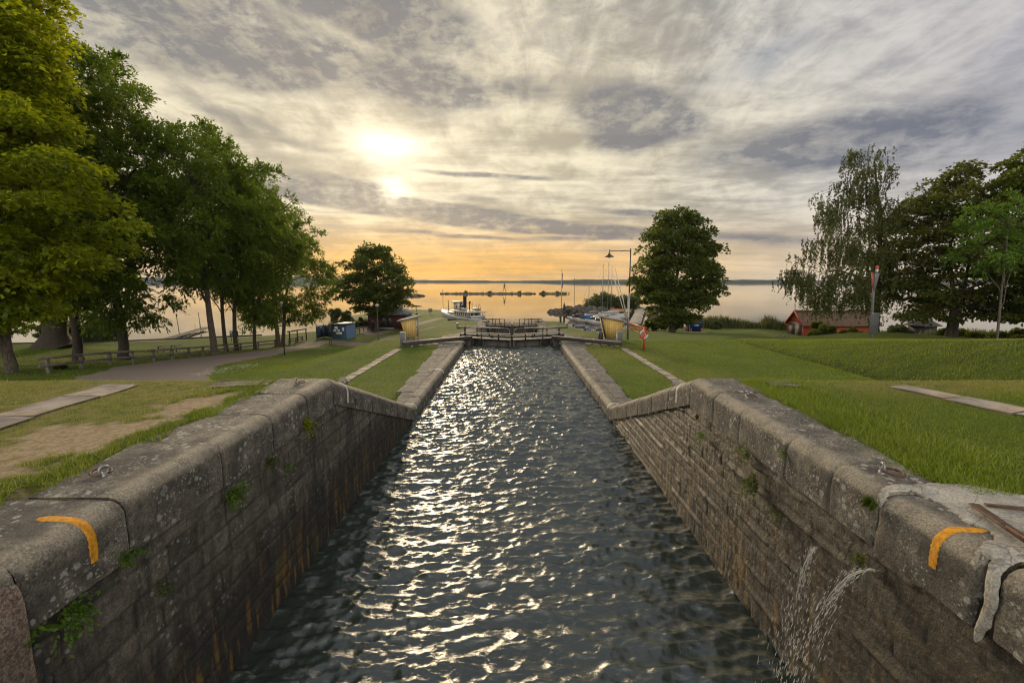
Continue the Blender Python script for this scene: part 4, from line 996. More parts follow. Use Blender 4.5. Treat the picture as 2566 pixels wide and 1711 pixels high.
t_ = at_g(727, 862); t2_ = at_g(768, 852)
ft = thing('wooden_frame', 'dark wooden frame of posts and a top bar at the end of the fence', 'wooden frame', t_)
dv = Vector(t2_) - Vector(t_); mb = MB(); L_ = 1.5 * t_[1] / 62
for f in (0, .45, 1): mb = MB(); q = dv * f; mb.bar(q, q + Vector((0, 0, 1.75)), .13, .13, (0, 1, 0)); mb.build('post', M['wood_dark'], ft)
mb = MB(); mb.bar(Vector((-.3, 0, 1.8)), dv + Vector((.1, 0, 1.8)), .2, .18); mb.build('top_bar', M['wood_grey'], ft)
A = at_g(855, 848); B = at_g(948, 820)
fence([(A[0] + (B[0] - A[0]) * k / 9, A[1] + (B[1] - A[1]) * k / 9) for k in range(10)], 'pale two-rail fence climbing from the blue shed towards the red café', .85, (.78, .35), .2)

# ------------------------------------------------------------------ small signs and park furniture, left bank
def notice(name, px, py0, py1, D, w, label, cat, m, legs=1, board=None, thick=.05, arch=False):
    x = xat(px, D, py1); g0 = gz(x, D); hb = at(px, py0, D)[2] - g0; t = thing(name, label, cat, (x, D, g0)); bh = board
    for s in ([0] if legs == 1 else [-1, 1]):
        mb = MB(); mb.tube([(s * w * .4, .06, -.1), (s * w * .4, .06, hb - .05)], .035, 6); mb.build('leg', M['iron'], t)
    if arch:
        pts = [(-w / 2, hb - bh), (w / 2, hb - bh), (w / 2, hb - w / 2)] + [(w / 2 * cos(a), hb - w / 2 + w / 2 * sin(a)) for a in np.linspace(.2, pi - .2, 8)] + [(-w / 2, hb - w / 2)]
        mb = MB(); mb.prism(pts, -thick, 0)
    else: mb = MB(); mb.box(-w / 2, w / 2, -thick, 0, hb - bh, hb)
    mb.build('board', M[m], t); return t
notice('round_top_sign', 827, 812, 848, 66, .36, 'narrow brown sign with a rounded top left of the blue shed', 'sign', 'barkL', 2, 1.2, arch=True)
t = notice('bathing_sign', 587, 829, 842, 70, 1.3, 'small blue sign with white marks behind the thin trunks by the water', 'sign', 'sign2', 2, .85)
mb = MB(); [mb.box(-.5 + .36 * k, -.26 + .36 * k, -.07, -.05, .62, .9) for k in range(3)]; mb.box(-.5, .5, -.07, -.05, .35, .42); mb.location = None
hb_ = [c for c in t.children if c.name.startswith('board')][0]; zb = min(v.co.z for v in hb_.data.vertices)
mb.build('pictogram', M['paper'], t).location = (0, 0, zb - .2)
notice('notice_board', 1079, 773, 797, 128, 1.1, 'square notice board on the grassy point beside the parasol', 'sign', 'wood_grey', 1, .95)
notice('bench_table', 1133, 799, 812, 88, 1.7, 'low black table on legs in front of the steamer', 'table', 'black', 2, .35)
def picnic(x, y, rz, label, s=1.0, m='wood_grey'):
    t = thing('picnic_table', label, 'picnic table', (x, y, gz(x, y)), rz)
    mb = MB()
    for k in range(5): mb.box(-.9 * s, .9 * s, -.36 + k * .15, -.22 + k * .15, .72, .765)
    mb.build('table_top', M['wood_edge' if m == 'wood_edge' else 'wood_grey'], t)
    for sgn in (-1, 1):
        mb = MB(); mb.box(-.9 * s, .9 * s, sgn * .68 - .13, sgn * .68 + .13, .42, .46); mb.build('seat', M['wood_grey'], t)
    for xx in (-.6, .6):
        mb = MB(); mb.bar((xx, -.62, 0), (xx, -.2, .72), .09, .05, (1, 0, 0)); mb.bar((xx, .62, 0), (xx, .2, .72), .09, .05, (1, 0, 0)); mb.bar((xx, -.75, .39), (xx, .75, .39), .05, .09); mb.build('frame', M['wood_dark'], t)
    return t
a = at_g(347, 893); picnic(a[0] - 3.2, a[1] + 7.5, .15, 'picnic table on the grass behind the fence beside a dark trunk', 1.4)
a = at_g(1640, 828); picnic(a[0], a[1] + .5, .2, 'picnic table beside the pier under the round maple', 1.2)
a = at_g(1955, 842); picnic(xat(1962, 66, 842), 66, .1, 'picnic table in front of the red boathouse doors', 1.1)
def parasol():
    D = 128; x = xat(1044, D, 785); g0 = gz(x, D); h = at(1044, 768, D)[2] - g0; t = thing('parasol', 'open parasol on the grassy point behind the café', 'parasol', (x, D, g0))
    mb = MB(); mb.tube([(0, 0, 0), (0, 0, h + .4)], .06, 6); mb.build('pole', M['wood_dark'], t)
    mb = MB(); mb.lathe([(1.75, -.05), (1.7, .04), (.9, .28), (.05, .46)], (0, 0, h), 10); mb.build('canopy', M['wood_dark'], t)
    mb = MB(); mb.lathe([(.4, 0), (.4, .2), (.1, .35)], n=10); mb.build('base', M['wood_dark'], t)
parasol()
# jetty, its poles, shore edging
def jetty():
    a = at_g(400, 857); x0, y0 = a[0] - 1, a[1]; a = (on_z(405, 855, -4.75)); b = on_z(520, 821, -4.7)
    a = Vector((a[0], a[1], -4.62)); b = Vector((b[0], b[1], -4.55)); t = thing('jetty', 'narrow wooden jetty reaching into the lake behind the trees', 'jetty', tuple(a))
    d = b - a; n = 34; dn = d.normalized(); s = Vector((-dn.y, dn.x, 0))
    mb = MB()
    for k in range(n): p = d * (k / n); q = d * ((k + .85) / n); mb.bar(p, q, 1.5, .06)
    mb.build('deck', M['wood_grey'], t)
    mb = MB(); [mb.bar(s * q - Vector((0, 0, .1)), d + s * q - Vector((0, 0, .1)), .12, .16) for q in (-.72, .72)]; mb.build('side_beam', M['wood_dark'], t)
    for f, hh, q in ((.45, 3.6, 1), (.72, 3.4, -1), (.80, 1.0, 1), (.92, 1.2, 1), (.97, 1.1, -1)):
        mb = MB(); p = d * f + s * .8 * q; mb.tube([p - Vector((0, 0, 1.4)), p + Vector((-.35 if hh > 2 else 0, 0, hh))], .06 if hh > 2 else .035, 6); mb.build('mooring_pole', M['wood_grey'], t)
jetty()
sh = [(-90, 66.2), (-64.5, 68.9), (-43.6, 78.7)]
mb = MB()
for i in range(2): mb.bar((sh[i][0], sh[i][1] + .1, -4.66), (sh[i + 1][0], sh[i + 1][1] + .1, -4.66), .35, .62)
o = mb.build('shore_edging', M['wood_dark'], origin=(-64.5, 69, -4.7)); tag(o, 'dark timber edging along the lake shore behind the park trees', 'edging')
# boards of the blue bathing huts
def blue():
    D = 73.0; X = lambda px, d=D: xat(px, d, 830); g0 = gz(X(850), D)
    t = thing('blue_shed', 'blue shed with white papers pinned on it beside the pale fence', 'shed', (X(850), D, g0)); ox = X(850)
    x0, x1, x2 = X(831) - ox, X(868) - ox, X(891, 76) - ox; h = 2.25
    mb = MB(); V = [(x0, 0, -.1), (x1, 0, -.1), (x2, 3, -.1), (x0 + .9, 3.6, -.1)]; V += [(a, b, h if k != 0 else h - .05) for k, (a, b, c) in enumerate(V)]
    mb.add(V, [(0, 1, 5, 4), (2, 3, 7, 6), (3, 0, 4, 7)]); mb.build('wall', M['blue'], t)
    mb = MB(); mb.add([V[1], V[2], V[6], V[5]], [(0, 1, 2, 3)]); o = mb.build('side_wall', M['lightblue'], t)
    mb = MB(); R_ = [(a + s1, b + s2, z + .05) for (a, b, z), s1, s2 in zip(V[4:], (-.15, .15, .15, -.15), (-.2, -.2, .15, .15))]; mb.add(R_ + [(a, b, z + .12) for a, b, z in R_], [(0, 3, 2, 1), (4, 5, 6, 7), (0, 1, 5, 4), (1, 2, 6, 5), (2, 3, 7, 6), (3, 0, 4, 7)]); mb.build('roof', M['black'], t)
    for (u, v, w_, h_) in ((.35, 1.55, .55, .5), (.12, 1.2, .5, .3), (.75, 1.25, .5, .3), (1.55, 1.25, .38, .6), (.6, .75, .95, .38)):
        mb = MB(); mb.box(x0 + u + .1, x0 + u + w_ + .1, -.03, -.005, v, v + h_); mb.build('paper', M['paper'], t)
    t = thing('blue_screen', 'open blue board screen with a wooden frame at the left of the blue shed', 'screen', (X(793), D, gz(X(793), D)))
    a = Vector((0, 0, 0)); b = Vector((X(812, 76) - X(793), 3.0, 0)); c = Vector((X(831) - X(793), 1.2, 0))
    for p, q in ((a, b), (b, c)):
        mb = MB(); mb.bar(p + Vector((0, 0, 1.05)), q + Vector((0, 0, 1.05)), .05, 1.9); mb.build('panel', M['blue'], t)
    for p in (a, b, c):
        mb = MB(); mb.bar(p - Vector((0, 0, .1)), p + Vector((0, 0, 2.2)), .1, .1, (0, 1, 0)); mb.build('post', M['wood_dark'], t)
    mb = MB(); mb.bar(a + Vector((0, 0, 2.2)), c + Vector((0, -.9, 2.25)), .09, .09); mb.build('top_rail', M['wood_grey'], t)
M['lightblue'] = mat('pale_blue_boards', (.13, .23, .36), (.09, .16, .27), 4, .7, .2, 20)
blue()

# ------------------------------------------------------------------ buildings
def cafe():
    D = 88.0; X = lambda px, d: xat(px, d, 800); x0, x1 = X(922, D), X(1015, D); g0 = gz((x0 + x1) / 2, D) ; g0 = -4.2
    t = thing('cafe_house', 'dark red boarded café with a grey sheet-metal hipped roof under the bushy tree', 'café', ((x0 + x1) / 2, D, g0)); w = (x1 - x0) / 2; dp = 6.0; h = 2.7
    mb = MB(); mb.box(-w, w, 0, dp, -.1, h); mb.build('wall', M['maroonboards'], t)
    e = .55; pk_ = 4.55; V = [(-w - e, -e, h), (w + e, -e, h), (w + e, dp + e, h), (-w - e, dp + e, h), (-w + 3.1, dp / 2, pk_), (w - 2.2, dp / 2, pk_)]
    V2 = [(a, b, c - .12) for a, b, c in V[:4]]
    mb = MB(); mb.add(V + V2, [(0, 1, 5, 4), (1, 2, 5), (2, 3, 4, 5), (3, 0, 4), (0, 6, 7, 1), (1, 7, 8, 2), (2, 8, 9, 3), (3, 9, 6, 0), (6, 9, 8, 7)])
    roof = mb.build('roof', M['tin'], t)
    mb = MB()
    for k in range(15):
        x = -w - e + (2 * w + 2 * e) * k / 14; f = min(1, (x + w + e) / (3.1 + e), (w + e - x) / (2.2 + e)); f = max(.02, f)
        mb.bar((x, -e, h + .02), (x, -e + (dp / 2 + e) * f, h + .02 + (pk_ - h) * f), .04, .06)
    for k in range(9):
        y = -e + (dp + 2 * e) * k / 8; f = max(.02, 1 - abs(y - dp / 2) / (dp / 2 + e)); mb.bar((w + e, y, h + .02), (w + e - (2.2 + e) * f, y, h + .02 + (pk_ - h) * f), .04, .06)
    mb.build('seam', M['tin'], roof)
    mb = MB(); mb.lathe([(.75, 0), (.75, .12), (.12, .62), (.02, .7)], (w - 2.6, dp / 2, pk_ + .25), 4, pi / 4); mb.build('cupola_roof', M['tin'], t); mb = MB(); mb.box(w - 3.0, w - 2.2, dp / 2 - .4, dp / 2 + .4, pk_ - .4, pk_ + .3); mb.build('cupola', M['paper'], t)
    for k, xx in enumerate((-.95, .15)):
        mb = MB(); mb.box(xx, xx + 1.05, -.05, 0, 0, 2.25); d = mb.build('door', M['black'], t); mb = MB(); mb.torus((xx + .5, -.1, 1.72), .20, .055, 'y', 18, 6); mb.build('wreath', M['offwhite'], d, True)
    for s in (1, ):
        for y in (.8, 2.6, 4.4): mb = MB(); mb.box(w, w + .05, y, y + 1.1, .9, 2.1); f = mb.build('window', M['glass'], t); mb = MB(); mb.box(w + .05, w + .09, y - .1, y, .8, 2.2); mb.box(w + .05, w + .09, y + 1.1, y + 1.2, .8, 2.2); mb.build('window_frame', M['paper'], f)
    mb = MB(); mb.box(-w + .7, -w + 1.3, -.04, 0, 1.1, 1.6); mb.build('notice', M['wood_grey'], t)
    mb = MB(); mb.box(-1.2, 1.5, -.9, 0, -.1, .12); mb.build('doorstep', M['concrete'], t)
cafe()
def tile_mat():
    def f(g, tc, col, p):
        x, y, z = g.sep(tc); fx = g.m('FRACT', g.m('DIVIDE', x, .24)); fz = g.m('FRACT', g.m('DIVIDE', z, .26))
        sh = g.m('MAXIMUM', g.maprange(fx, .22, .02), g.maprange(fz, .22, .02)); col = g.mix(g.m('MULTIPLY', sh, .75), col, (.02, .014, .010))
        idn = g.noise(g.comb(g.m('FLOOR', g.m('DIVIDE', x, .24)), g.m('FLOOR', g.m('DIVIDE', z, .26)), 0), 5.3, 1)
        col = g.mix(g.m('MULTIPLY', g.maprange(idn, .35, .65), .5), col, (.10, .065, .045))
        return g.mix(g.m('MULTIPLY', g.maprange(g.noise(tc, .8, 4, .6), .50, .68), .8), col, (.085, .085, .032))
    return mat('clay_tiles', (.165, .082, .046), (.095, .052, .032), 2, .85, .4, 12, extra=f)
M['tiles'] = tile_mat()
M['doorgrey'] = boards((.085, .078, .065), (.05, .046, .040), .22, 1, 'grey_door_boards')
def boathouse2():
    """long side faces the canal hill, doors are in the gable end that looks along the shore"""
    D = 76.0; x0 = xat(2013, D, 825); x1 = xat(2200, D, 825); g0 = -4.35; L = x1 - x0; dp = 4.3; h = 2.1; pk_ = 4.15
    t = thing('boathouse', 'long red boathouse with a mossy clay-tile roof and grey double doors', 'boathouse', (x0, D, g0))
    mb = MB(); mb.add([(0, 0, -.3), (0, dp, -.3), (0, dp, h), (0, dp / 2, pk_ - .1), (0, 0, h), (L, 0, -.3), (L, dp, -.3), (L, dp, h), (L, dp / 2, pk_ - .1), (L, 0, h)], [(0, 4, 3, 2, 1), (5, 6, 7, 8, 9), (0, 5, 9, 4), (1, 2, 7, 6)]); mb.build('wall', M['redboards'], t)
    e = .42; zl = h - .25; th = .13
    mb = MB()
    for ya, sg in ((-e, 1), (dp + e, -1)):
        V = []
        for i in range(41):
            x = -e + (L + 2 * e) * i / 40; sag = -.10 * sin(pi * i / 40)
            V += [(x, ya, zl + sag * .6), (x, dp / 2, pk_ + sag), (x, dp / 2, pk_ + sag - th), (x, ya, zl - th + sag * .6)]
        Fq = [(i * 4 + a_, i * 4 + b_, i * 4 + 4 + b_, i * 4 + 4 + a_) for i in range(40) for a_, b_ in ((0, 1), (1, 2), (2, 3), (3, 0))] + [(0, 1, 2, 3), (163, 162, 161, 160)]
        mb.add(V, Fq)
    roof = mb.build('roof', M['tiles'], t)
    mb = MB(); mb.tube([(-e + (L + 2 * e) * i / 20, dp / 2, pk_ + .02 - .10 * sin(pi * i / 20)) for i in range(21)], .13, 8); mb.build('ridge', M['tiles'], roof)
    mb = MB()
    for ya in (-e, dp + e): mb.bar((-e - .03, ya, zl - .05), (-e - .03, dp / 2, pk_ - .02), .05, .26, (0, 0, 1))
    mb.build('bargeboard', M['redwood'], t)
    mb = MB()
    for y in (0, dp - .16): mb.box(-.05, 0, y, y + .16, 0, h)
    mb.build('corner_board', M['redwood'], t)
    for k in range(2):
        y = .35 + k * (dp - .7) / 2; mb = MB(); mb.box(-.06, -.01, y + .02, y + (dp - .7) / 2 - .02, 0, h - .1); d = mb.build('door', M['doorgrey'], t); mb = MB(); yy = dp / 2 + (.12 if k else -.2); mb.box(-.11, -.06, yy, yy + .07, .95, 1.15); mb.build('handle', M['steel'], d)
    mb = MB(); mb.box(-.09, -.01, .3, dp - .3, h - .1, h + .0); mb.build('door_head', M['offwhite'], t)
boathouse2()
def small_hut():
    D = 70.0; x = xat(2312, D, 810); g0 = gz(x, D); t = thing('small_hut', 'small hut with a dark pyramid roof in the bushes between birch and maple', 'hut', (x, D, g0)); hb = at(2312, 816, D)[2] - g0; ht = at(2312, 795, D)[2] - g0
    mb = MB(); mb.box(-1.2, 1.2, -1.2, 1.2, -.2, hb + .05); mb.build('wall', M['wood_dark'], t)
    mb = MB(); mb.lathe([(2.35, hb), (2.35, hb + .1), (.03, ht + .1)], n=4, rz=pi / 4 + .25); mb.build('roof', M['felt_dark'], t)
M['felt_dark'] = mat('dark_felt', (.06, .055, .05), (.035, .03, .03), 3, .8)
small_hut()
def kiosk_van():
    D = 72.0; X = lambda px: xat(px, D, 825); x0, x1 = X(1729), X(1760); xs = X(1716); g0 = gz(x1, D); g0 = max(g0, -3.35)
    ox = (x0 + x1) / 2; w = (x1 - x0) / 2; t = thing('ice_cream_cart', 'blue box cart with a dark hatch roof and picture side under the maple', 'kiosk', (ox, D, gz(ox, D)), 0)
    z = lambda py: at(1745, py, D)[2] - gz(ox, D); zb, zm, zt = z(831), z(812), z(797)
    prof = [(-.0, zb), (0, zm), (.75, zt), (2.6, zt), (2.6, zb)]   # y,z
    V = [(s * w, y, zz) for s in (-1, 1) for y, zz in prof]
    mb = MB(); mb.add(V, [(0, 1, 6, 5), (5, 6, 7, 8, 9), (3, 4, 9, 8), (2, 3, 8, 7), (0, 5, 9, 4)]); mb.build('body', M['bluevan'], t)
    mb = MB(); mb.add([(-w, -.02, zm + .02), (w, -.02, zm + .02), (w - .05, .74, zt + .03), (-w + .02, .74, zt + .03), (-w, -.0, zm - .03), (w, -.0, zm - .03), (w, .74, zt - .02), (-w, .74, zt - .02)], [(0, 1, 2, 3), (4, 7, 6, 5), (0, 4, 5, 1), (1, 5, 6, 2), (2, 6, 7, 3), (3, 7, 4, 0)]); mb.build('hatch', M['black'], t)
    mb = MB(); mb.add([(-w - .01, 0, zb), (-w - .01, 0, zm), (-w - .01, .75, zt), (-w - .01, 2.6, zt), (-w - .01, 2.6, zb), (-w - .03, 0, zb), (-w - .03, 0, zm), (-w - .03, .75, zt), (-w - .03, 2.6, zt), (-w - .03, 2.6, zb)], [(0, 1, 2, 3, 4), (9, 8, 7, 6, 5), (0, 5, 6, 1), (1, 6, 7, 2), (2, 7, 8, 3), (3, 8, 9, 4), (4, 9, 5, 0)]); mb.build('picture_side', M['picside'], t)
    mb = MB(); mb.box(-.35, .35, -.04, -.01, zm - .33, zm - .12); mb.build('plate', M['paper'], t)
    for s in (-1, 1):
        mb = MB(); mb.box(s * w - (.28 if s > 0 else -.02), s * w + (-.02 if s > 0 else .28), -.05, -.01, zb + .05, zb + .5); mb.build('tail_light', M['orange'], t)
    mb = MB(); mb.tube([(-w + .1, .8, zb), (w - .1, .8, zb)], .26, 12); mb.build('wheel', M['black'], t)
def _pic(g, tc, col, p):
    n = g.noise(tc, 1.6, 2, .5); return g.mix(g.maprange(n, .48, .52), col, (.06, .07, .22))
M['picside'] = mat('printed_side', (.55, .36, .26), (.62, .52, .45), 1.2, .5, extra=_pic)
kiosk_van()

# ------------------------------------------------------------------ boats
def loft(stations, n=9):
    """stations: (y, half_beam, z_keel, z_deck) -> hull verts/faces, bow at +y"""
    V = []
    for (y, hb, zk, zd) in stations:
        for k in range(n):
            t = -1 + 2 * k / (n - 1); a = abs(t); x = hb * np.sign(t) * a ** .55; z = zk + (zd - zk) * a ** 2.2
            V.append((x, y, z))
    m = len(stations); Fq = [(i * n + k, i * n + k + 1, (i + 1) * n + k + 1, (i + 1) * n + k) for i in range(m - 1) for k in range(n - 1)]
    Fq += [tuple(range(n))[::-1]] + [(i * n, (i + 1) * n, (i + 1) * n + n - 1, i * n + n - 1) for i in range(m - 1)]
    return V, Fq
def steamer():
    p0 = Vector((-7.9, 105.5, -5)); p1 = Vector((-19.0, 125.0, -5)); d = p1 - p0; L = d.length; rz = atan2(d.y, d.x) - pi / 2
    t = thing('steamer', 'white passenger steamer with a tall dark funnel moored at the grassy point', 'steamer', tuple(p0), rz)
    st = [(0, 1.75, -.2, 1.25), (.5, 2.05, -.5, 1.25), (3, 2.35, -.7, 1.2), (9, 2.4, -.7, 1.25), (14, 2.3, -.7, 1.4), (18, 1.75, -.6, 1.65), (21, .9, -.4, 1.95), (L, .06, .2, 2.25)]
    mb = MB(); mb.add(*loft(st)); mb.build('hull', M['white'], t)
    mb = MB()
    for s in (-1, 1):
        for i in range(1, len(st) - 1): a, b = st[i], st[i + 1]; mb.bar((s * (a[1] + .02), a[0], a[3] - .25), (s * (b[1] + .02), b[0], b[3] - .25), .06, .10)
    mb.bar((-1.75, -.05, 1.0), (1.75, -.05, 1.0), .08, .10); mb.build('rubbing_strake', M['steel'], t)
    mb = MB(); mb.box(-1.75, 1.75, 2.2, 10.4, 1.2, 2.55); mb.build('deckhouse', M['offwhite'], t)
    for s in (-1, 1):
        for k in range(6): mb = MB(); y = 2.7 + k * 1.25; mb.box(s * 1.75 - .02, s * 1.75 + .02, y, y + .75, 1.65, 2.3); mb.build('window', M['glass'], t)
    for x in (-1.1, .3): mb = MB(); mb.box(x, x + .8, 2.16, 2.2, 1.5, 2.3); mb.build('window', M['glass'], t)
    mb = MB(); mb.box(-2.2, 2.2, -.1, 12.2, 2.55, 2.68); mb.build('upper_deck', M['offwhite'], t)
    mb = MB()
    for s in (-1, 1):
        for y in (0.1, 1.3): mb.box(s * 1.85 - .05, s * 1.85 + .05, y - .05, y + .05, 1.2, 2.55)
        mb.box(s * 1.9 - .03, s * 1.9 + .03, 0, 2.2, 1.8, 1.88)
    mb.box(-1.85, 1.85, 0, .05, 1.25, 1.9); mb.build('stern_rail', M['white'], t)
    mb = MB(); mb.lathe([(.9, 2.6), (.95, 4.5)], (0, 12.2, 0), 14); mb.box(-.95, .95, 9.4, 12.2, 2.6, 4.3); mb.build('wheelhouse', M['offwhite'], t)
    mb = MB(); mb.box(-.97, .97, 9.9, 10.9, 3.1, 3.9); mb.box(-.6, .6, 9.36, 9.42, 3.0, 3.9); mb.build('wheelhouse_window', M['glass'], t)
    mb = MB(); mb.lathe([(1.5, 4.42), (1.75, 4.6), (1.2, 4.78), (.1, 4.85)], (0, 11.8, 0), 16, sy=1.35); mb.build('awning', M['offwhite'], t)
    mb = MB(); mb.lathe([(.42, 2.6), (.42, 5.9), (.46, 5.95), (.46, 6.3), (.36, 6.3)], (0, 7.4, 0), 16); mb.build('funnel', M['black'], t, True)
    for x, y, z in ((-.75, 8.3, 4.3), (.85, 6.6, 4.5)): mb = MB(); mb.tube([(x, y, 2.6), (x, y, z - .1), (x, y - .05, z + .1), (x, y - .3, z + .22)], [.12, .12, .2, .28], 10); mb.build('ventilator', M['black'], t, True)
    mb = MB(); mb.tube([(0, 3.2, 2.6), (0, 3.1, 5.0)], .04, 6); mb.tube([(.0, .1, 2.6), (.25, -.2, 4.6)], .05, 6); mb.tube([(-1.5, 14.4, 1.6), (-1.5, 14.6, 5.0)], .09, 6); mb.build('pole', M['wood_dark'], t)
    mb = MB()
    for y in (1.6, 3.6): mb.tube([(1.5, y, 2.65)] + [(1.5 - .05 + .0, y + 1.0 - 1.0 * cos(a), 3.4 + 1.0 * sin(a)) for a in np.linspace(0, pi / 2, 6)], .035, 6)
    mb.tube([(.0, 7, 4.6), (0, 3.4, 4.3)], .05, 6); mb.build('davit', M['iron'], t)
    for x, y in ((1.2, 3.2), (-1.0, 5.6)):
        v, f = loft([(-1.6, .25, .15, .6), (-1.2, .5, .02, .55), (0, .62, 0, .5), (1.2, .5, .02, .55), (1.75, .06, .2, .68)], 7); v = [(a + x, b + y, c + 2.85) for a, b, c in v]; mb = MB(); mb.add(v, f); mb.build('lifeboat', M['white'] if x < 0 else M['steel'], t)
    mb = MB()
    for s in (-1, 1):
        pts = [(s * 2.0, 12.5, 1.5), (s * 1.8, 16, 1.6), (s * 1.3, 19, 1.85), (s * .5, 21.8, 2.15)]
        for p in pts: mb.tube([p, (p[0], p[1], p[2] + .9)], .03, 5)
        for h_ in (.5, .9): mb.tube([(p[0], p[1], p[2] + h_) for p in pts], .025, 5)
    mb.build('bow_rail', M['white'], t)
    mb = MB(); mb.tube([(0, L - .3, 2.2), (0, L - .2, 7.6)], .05, 6); mb.build('bow_staff', M['wood_dark'], t)
    mb = MB(); mb.box(-1.0, 1.0, 14.0, 17.0, 1.4, 1.85); mb.build('hatch', M['steel'], t)
steamer()
def sailboat(px, D, ptop, label, rz, hullc='white', coverc='white', L=8.5):
    x = xat(px, D, 790); t = thing('sailing_boat', label, 'sailing boat', (x, D, -5), rz, 'sailing boats moored in the harbour'); h = at(px, ptop, D)[2] + 5
    v, f = loft([(-L * .45, .9, .1, .95), (-L * .3, 1.25, -.35, .95), (0, 1.4, -.5, 1.0), (L * .3, .95, -.4, 1.1), (L * .5, .05, .4, 1.3)]); mb = MB(); mb.add(v, f); mb.build('hull', M[hullc], t)
    mb = MB(); mb.prism([(-.75, .95), (.75, .95), (.6, 1.5), (-.6, 1.5)], -L * .15, L * .22); mb.build('cabin', M['white'], t)
    mb = MB(); mb.box(.66, .72, -L * .1, L * .12, 1.12, 1.34); mb.box(-.72, -.66, -L * .1, L * .12, 1.12, 1.34); mb.build('cabin_window', M['glass'], t)
    mb = MB(); mb.tube([(0, L * .1, 1), (0, L * .1, h)], [.085, .06], 8); mb.tube([(-.7, L * .1, h * .55), (.7, L * .1, h * .55)], .03, 5); mb.build('mast', M['steel'], t, True)
    mb = MB(); mb.tube([(0, L * .1, 1.85), (0, -L * .36, 1.95)], .05, 6); mb.build('boom', M['steel'], t)
    mb = MB(); mb.tube([(0, L * .1, 2.0), (0, -L * .1, 2.1), (0, -L * .35, 2.05)], [.22, .2, .1], 8); mb.build('sail_cover', M[coverc], t, True)
    mb = MB()
    for a in ((-1.2, L * .05, 1), (1.2, L * .05, 1), (0, L * .5, 1.3), (0, -L * .45, 1)): mb.tube([a, (0, L * .1, h - .1)], .012, 4)
    mb.build('rigging', M['iron'], t)
    mb = MB(); mb.tube([(s * .9, L * .3, 1.05) if 0 else (s * 1.2, y, 1.6) for s, y in ((1, -L * .4), (1, 0), (1, L * .3))], .015, 4); mb.tube([(-1.2, y, 1.6) for y in (-L * .4, 0, L * .3)], .015, 4)
    for s in (-1, 1):
        for y in (-L * .4, -L * .2, 0, L * .15, L * .3): mb.tube([(s * 1.2, y, 1), (s * 1.2, y, 1.6)], .015, 4)
    mb.build('guard_rail', M['steel'], t)
    return t
sailboat(1517, 114, 661, 'white sailing boat whose mast is the leftmost of the tall three behind the hut', R(80))
sailboat(1531, 119, 657, 'white sailing boat with the tallest and thickest mast of the harbour', R(95), L=9.5)
sailboat(1538, 125, 664, 'sailing boat moored behind the one with the tallest mast, orange cover', R(85), coverc='orange')
sailboat(1481, 116, 707, 'white sailing boat with the short thin mast left of the tall three', R(100), L=7, coverc='steel')
def motorboat(px, D, label, rz, cm, L=6):
    x = xat(px, D, 795); t = thing('motor_boat', label, 'motor boat', (x, D, -5), rz, 'motor boats in the harbour')
    v, f = loft([(-L * .5, 1.0, 0, .75), (0, 1.15, -.2, .8), (L * .3, .8, -.1, .95), (L * .5, .05, .4, 1.1)]); mb = MB(); mb.add(v, f); mb.build('hull', M['white'], t)
    mb = MB(); mb.prism([(-.8, .75), (.8, .75), (.62, 1.75), (-.62, 1.75)], -L * .3, L * .05); mb.build('canopy', M[cm], t)
    mb = MB(); mb.prism([(-.78, .9), (.78, .9), (.55, 1.45), (-.55, 1.45)], L * .05, L * .2); mb.build('windscreen', M['glass'], t)
    mb = MB(); mb.box(-.2, .2, -L * .5 - .35, -L * .5, .2, 1.1); mb.build('outboard', M['black'], t)
motorboat(1466, 109, 'motor boat with a blue canopy at the left end of the harbour', R(70), 'bluecover', 5)
motorboat(1492, 107, 'white motor boat with a pale grey canopy in the middle of the harbour', R(110), 'offwhite', 5.5)
motorboat(1503, 103.5, 'small motor boat with a blue cover partly behind the right hut', R(95), 'bluecover', 5)
motorboat(1447, 113, 'low dark-covered motor boat nearest the breakwater', R(60), 'iron', 5.5)
def crane():
    D = 104; t = thing('mast_crane', 'mast crane of pale leaning poles beside the pier', 'mast crane', (xat(1569, D, 800), D, -4.4)); o = Vector(t.location)
    for a, b in (((1569, 790), (1537, 690)), ((1573, 788), (1541, 672)), ((1570, 789), (1560, 740))):
        mb = MB(); p = Vector(at(*a, D)) - o; q = Vector(at(*b, D + 3)) - o; mb.tube([p - Vector((0, 0, .9)), q], .10, 8); mb.build('spar', M['offwhite'], t, True)
crane()
mb = MB(); pts = [(xat(1590, 99, 810), 99), (xat(1597, 158, 772), 158)]
t = thing('pier', 'long grey concrete pier running out beside the rocks under the maple', 'pier', (26.5, 98, -4.3)); a = Vector((0, 0, 0)); b = Vector((18.5, 60, 0))
for k in range(10): mb = MB(); mb.bar(a + (b - a) * (k / 10), a + (b - a) * ((k + .985) / 10), 2.6, .35); mb.build('deck_section', M['concrete'], t)
mb = MB(); sdv = Vector((60, -18.5, 0)).normalized() * 1.35
mb.bar(a + sdv + Vector((0, 0, .6)), b + sdv + Vector((0, 0, .6)), .08, .10)
for k in range(12): p = a + (b - a) * (k / 11) + sdv; mb.bar(p, p + Vector((0, 0, .65)), .08, .08, (0, 1, 0))
mb.build('railing', M['offwhite'], t)
for k in range(11): p = a + (b - a) * (k / 10.0); MB().box(p.x - .9, p.x + .9, p.y - .2, p.y + .2, -2.2, -.17).build('pile', M['wood_dark'], t)
